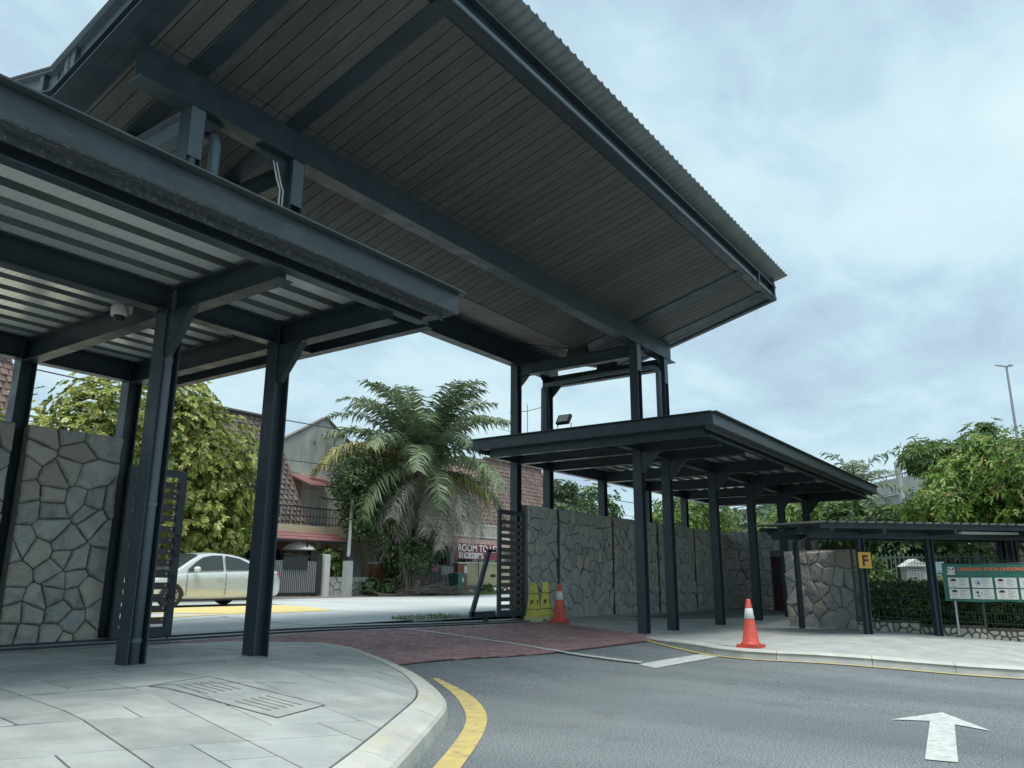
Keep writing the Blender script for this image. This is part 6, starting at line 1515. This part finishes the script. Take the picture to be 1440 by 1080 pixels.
# garden on the right
M_LEAF_R = leaf_mat('green_leaf_with_pink_tips', (0.06, 0.13, 0.025), (0.27, 0.42, 0.08), (0.48, 0.26, 0.20), 0.4)
tr1 = tree('leafy bright green tree with pinkish new shoots behind the banner', [(27.0, 0.6, 4.1, 2.0, 1.9, 1.4, 3), (27.5, 2.5, 4.0, 1.5, 1.2, 1.0, 2), (26.5, -1.6, 3.9, 2.1, 1.9, 1.5, 2), (27.0, -0.2, 5.2, 1.1, 0.9, .7, .8), (27.3, 2.0, 5.0, .7, .6, .45, .4), (26.5, 3.1, 3.3, 1.5, 1.1, .75, 1.3), (26.6, 0.6, 3.0, 1.8, 1.6, .8, 1.2)], 4600, 7, .155, .066, M_LEAF_R, (27.2, 1.7, .05), .14, 7, 'trees in the garden on the right', tone0=.05, top_tone=.84, shell=.45, droop=.4, clus_r=.05)
tree('feathery dark green tree branch reaching left above the walkway roof', [(29.5, 3.7, 5.3, 1.2, 1.0, .6, 1.3), (29.8, 2.8, 5.3, 1.0, 1.0, .5, 1), (30, 2.0, 5.2, 1.0, .9, 1.2, 1), (29.6, 1.9, 5.9, .3, .3, .4, .25)], 800, 8, .24, .06, M_LEAF_M, (30, 1.6, .1), .10, 8, 'trees in the garden on the right', tone0=.2, top_tone=.7, shell=.4)
tree('shaded dark tree in the garden behind the walkway posts', [(31, 5.2, 2.4, 1.6, 1.4, 1.5, 2), (32, 3.6, 2.3, 2, 1.3, 1.4, 2), (31, 6.8, 2.6, 1.2, 1.2, 1.5, 1)], 1500, 6, .24, .12, M_LEAF_D, (31.5, 4.9, .1), .14, 9, 'trees in the garden on the right', tone0=.3, top_tone=.7)
tree('light green feathery tree behind the right canopy corner', [(36, 9.2, 3.9, 1.7, 1.8, 1.0, 2), (35, 8.0, 3.0, 1.5, 1.2, 1.0, 1.4), (36, 10.6, 3.0, 1.6, 1.5, 1.2, 1.4)], 1500, 7, .30, .07, M_LEAF_L, (36, 9.2, .1), .14, 10, 'trees in the garden on the right', tone0=.2, top_tone=.7, shell=.5)
for k, (x, y, z, r, mm, lb) in enumerate(((23.2, 4.3, .75, .6, M_LEAF_L, 'light green shrub left of the white weather box'), (23.0, 2.9, .85, .6, M_LEAF_M, 'green shrub right of the white weather box'), (27.5, 5.8, 1.2, 1.0, M_LEAF_M, 'large shrub behind the far picket fence'), (24.0, 0.6, 1.0, .8, M_LEAF_L, 'yellowish shrub behind the banner rail'), (26, 3.6, .9, .9, M_LEAF_M, 'round shrub behind the white weather box'))):
    q = empty('shrub', lb, 'shrub', 'shrubs in the garden'); crown('crown', [(x, y, z, r, r, r * .8, 1)], int(420 * r), 6, .15, .08, mm, q, g4, tone0=.2, top_tone=.8)
# hedge behind the fence
hg = empty('hedge', 'clipped dark green hedge behind the mesh fence', 'hedge')
hl = []
s = 0.45
while s < FL + 1:
    p = FA + FD * s - FN * 0.85; z = fz(min(s, FL)); hl.append((p.x, p.y, z + .68, .45, .38, .38, 1)); s += .35
crown('foliage', hl, 5200, 6, .085, .05, M_LEAF_M, hg, g4, tone0=.05, top_tone=.75, shell=.7, clus_r=.03)
s = .5
while s < FL:
    p = FA + FD * s - FN * (0.85 + random.uniform(-.15, .15)); z = fz(s); b = MB(); b.tube([(p.x, p.y, z - .1), (p.x + random.uniform(-.1, .1), p.y, z + .35), (p.x + random.uniform(-.15, .15), p.y + random.uniform(-.1, .1), z + .8)], [.018, .015, .01], 5); b.build('stem', M_BARK, hg); s += random.uniform(.16, .3)
hl = [(a, b_, c - .40, .4, .35, .25, 1) for a, b_, c, *_ in hl]
crown('foliage', hl, 900, 6, .08, .05, M_LEAF_M, hg, g4, tone0=.05, top_tone=.7, shell=.3, clus_r=.03)
# pale gravel path behind hedge
b = MB(); q = [FA - FN * 1.4 - FD * .3, FB - FN * 1.4, FB - FN * 3.0, FA - FN * 3.0 - FD * .6]; b.add([(p.x, p.y, .125) for p in q], [(0, 1, 2, 3)] ); b.build('garden_path', M_STRIP, kind='structure')
tufts('grass', 'lawn grass behind the fence', (21, 30, 1, 6.4), 5200, .12, M_LEAF_L, lambda a, c: .10, g4)
# coconut palms
def palm_tree(label, base_, z, n, L_, seed, group):
    t = empty('coconut_palm', label, 'palm tree', group); rg = np.random.default_rng(seed)
    b = MB(); b.tube([(base_[0], base_[1], -.1), (base_[0] + .1, base_[1], z * .5), (base_[0], base_[1] + .05, z)], [.2, .13, .12], 8); b.build('trunk', M_BARK, t)
    for i in range(n):
        a = i * 2.39996; k = i / n; frond('frond', t, (base_[0], base_[1], z), a, math.radians(80 - 95 * k), L_ * (.85 + .3 * rg.random()), M_PALM, rg, sag=.9, nl=26, leaf=.75, lw=.05, limp=.6)
    return t
palm_tree('coconut palm rising behind the right canopy corner', (36, 7.4), 5.0, 16, 2.1, 3, 'coconut palms')
palm_tree('low palm with drooping grey-green fronds behind the walkway roof', (38, 8.9), 3.3, 11, 2.1, 4, 'coconut palms')
palm_tree('short palm seen over the far end of the stone cross wall', (42, 12.2), 3.4, 16, 2.8, 5, 'coconut palms')
b = MB(); b.tube([(34, 4.35, 0), (34.05, 4.25, 1.8), (34, 4.2, 2.8)], [.2, .16, .13], 9); tag(b.build('palm_stump', mat('pale_palm_bark', (0.36, 0.33, 0.28), .9, var=.3, vscale=8, bump=.6, bscale=10)), 'bare pale palm trunk standing behind the banner', 'tree trunk')
b = MB(); b.tube([(30, 1.25, 0), (30.1, 1.3, 1.6), (30.0, 1.15, 2.9)], [.34, .30, .25], 9); tag(b.build('palm_stump', bpy.data.materials['pale_palm_bark']), 'thick scaly palm trunk behind the right part of the banner', 'tree trunk')
# leaning concrete pole
b = MB(); b.tube([(40, 6.0, 0), (40, 6.33, 6.6)], [.17, .12], 10); tag(b.build('leaning_pole', M_STRIP), 'leaning concrete pole behind the walkway roof', 'pole')
# white weather instrument box on legs
wb = empty('weather_box', 'white louvred weather instrument box on four legs in the garden', 'weather box', loc=(22.6, 3.48, .1)); wb.rotation_euler = (0, 0, .5)
M_WBX = mat('white_box_paint', (0.72, 0.74, 0.72), .5, var=.05, vscale=4)
b = MB(); b.box(-.2, .2, -.22, .22, 1.12, 1.46); b.build('body', M_WBX, wb)
for k in range(8):
    for ax in (0, 1):
        b = MB()
        if ax == 0: b.bar((-.215, -.2, 1.14 + k * .042), (-.215, .2, 1.14 + k * .042), .03, .012)
        else: b.bar((-.19, -.235, 1.14 + k * .042), (.19, -.235, 1.14 + k * .042), .03, .012)
        b.build('louvre', M_WBX, wb)
b = MB(); b.add([(-.27, -.29, 1.47), (.27, -.29, 1.47), (.27, .29, 1.47), (-.27, .29, 1.47), (-.27, 0, 1.66), (.27, 0, 1.66)], [(0, 1, 5, 4), (2, 3, 4, 5), (0, 4, 3), (1, 2, 5), (0, 3, 2, 1)]); b.build('roof', M_WBX, wb)
for x in (-.17, .17):
    for y in (-.18, .18): b = MB(); b.box(x - .02, x + .02, y - .02, y + .02, 0, 1.12); b.build('leg', M_WBX, wb)
ib = empty('info_board', 'blue and yellow information board behind the white weather box', 'board', loc=(24.4, 3.25, .1)); b = MB(); b.box(0, .02, -.28, .28, 1.2, 1.62); b.build('panel', mat('pale_blue_board', (.35, .5, .6), .5), ib); b = MB(); b.box(-.006, -.002, -.02, .27, 1.5, 1.61); b.build('header', M_YEL, ib)
for y in (-.2, .2): b = MB(); b.box(0.02, .05, y - .02, y + .02, 0, 1.5); b.build('leg', M_ZINC, ib)
# far picket fence
pf = empty('picket_fence', 'pale green picket fence across the garden behind the walkway', 'fence'); me = None; M_PGRN = mat('pale_green_metal', (0.22, 0.32, 0.28), .5)
for k in range(52):
    if me is None: b = MB(); b.box(-.015, .015, -.015, .015, 0, 1.15); o = b.build('picket', M_PGRN, pf); o.location = (28.2, 6.9, .9); me = o.data
    else: link_part('picket', me, pf, (28.2, 6.9 - k * .13, .9))
for z in (1.0, 1.95): b = MB(); b.bar((28.2, 6.9, z), (28.2, .2, z), .03, .04); b.build('rail', M_PGRN, pf)
b = MB(); b.box(28.3, 28.4, .2, 6.9, .05, 1.0); b.build('base_wall', M_STRIP, pf)
# shed
sh = empty('shed', 'dark shed with a pale metal roof behind the garden trees', 'shed'); box_part('wall', mat('dark_brown_boards', (.05, .04, .038), .8), sh, 38, 44, -6, 5.3, 0, 2.7)
b = MB(); b.add([(37.5, -6.5, 2.7), (37.5, 5.7, 2.7), (41, 5.7, 3.5), (41, -6.5, 3.5), (44.5, 5.7, 2.7), (44.5, -6.5, 2.7)], [(0, 1, 2, 3), (3, 2, 4, 5), (1, 4, 2)]); b.build('roof', M_ROOFSHEET, sh)
# flyover
fo_ = empty('flyover', 'concrete flyover with parapet passing behind the trees on the right', 'bridge'); M_FLY = mat('flyover_concrete', (.40, .41, .39), .8, var=.1, vscale=.6, stain=(.25, .26, .25), stain_amt=.5, stain_scale=.5)
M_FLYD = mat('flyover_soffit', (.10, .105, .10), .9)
p, q = Vector((57, 3.0, 0)), Vector((92, 36, 0)); p2 = p + (p - q).normalized() * 40; q2 = q + (q - p).normalized() * 30
dn = (q2 - p2).normalized(); nn = Vector((-dn.y, dn.x, 0)); nn = nn if nn.dot(Vector((-1, 0.2, 0))) > 0 else -nn
k = 0
LL = (q2 - p2).length; s = 0
while s < LL - 1:
    a, c = p2 + dn * s, p2 + dn * (s + 3.96); b = MB(); b.bar((a.x, a.y, 8.15), (c.x, c.y, 8.15), .25, 1.15); b.build('parapet', M_FLY, fo_); s += 4
b = MB(); a, c = p2 - nn * 4.2, q2 - nn * 4.2; b.bar((a.x, a.y, 7.2), (c.x, c.y, 7.2), 8.2, .7); b.build('deck', M_FLY, fo_)
b = MB(); a, c = p2 - nn * 4.5, q2 - nn * 4.5; b.bar((a.x, a.y, 6.1), (c.x, c.y, 6.1), 5.6, 1.5); b.build('girder', M_FLYD, fo_)
b = MB(); b.bar((p2.x, p2.y, 9.0), (q2.x, q2.y, 9.0), .08, .08)
s = 0
while s < LL: a = p2 + dn * s; b.bar((a.x, a.y, 8.7), (a.x, a.y, 9.0), .06, .06, up=(1, 0, 0)); s += 2
b.build('rail', M_GUTTER, fo_)
for s in (20, 50, 80): a = p2 + dn * s - nn * 4.5; box_part('pier', M_FLYD, fo_, a.x - 1, a.x + 1, a.y - 1, a.y + 1, 0, 5.4)
# street lamp on the flyover
sl = empty('street_lamp', 'tall double-headed street lamp rising above the trees at right', 'street lamp', loc=(60, 2.2, 7.5)); b = MB(); b.tube([(0, 0, 0), (0, 0, 7.6)], [.11, .06], 8); b.build('pole', M_BARS, sl)
for s in (-1, 1): b = MB(); L9 = .38 if s > 0 else .62; b.extr([(0, 0), (L9, .05 if s > 0 else .16), (L9, .10 if s > 0 else .21), (L9 * .5, .15), (0, .06)], (-.1, 0, 7.55), (.2 * s, -s, 0), (0, 0, 1), (.2, 0, 0)); b.build('lamp_head', M_BARS, sl)

# ------------------------------------------------------------------ put every parent at the foot of its thing
bpy.context.view_layer.update()
for r in [o for o in S.objects if o.type == 'EMPTY' and o.parent is None and o.children and o.location.length < 1e-6]:
    mn = Vector((1e9,) * 3); mx = Vector((-1e9,) * 3)
    for ch in r.children:
        for cnr in ch.bound_box:
            w = ch.matrix_world @ Vector(cnr); mn = Vector(map(min, mn, w)); mx = Vector(map(max, mx, w))
    c = Vector(((mn.x + mx.x) / 2, (mn.y + mx.y) / 2, mn.z)); r.location = c
    for ch in r.children: ch.location = Vector(ch.location) - c
bpy.context.view_layer.update()
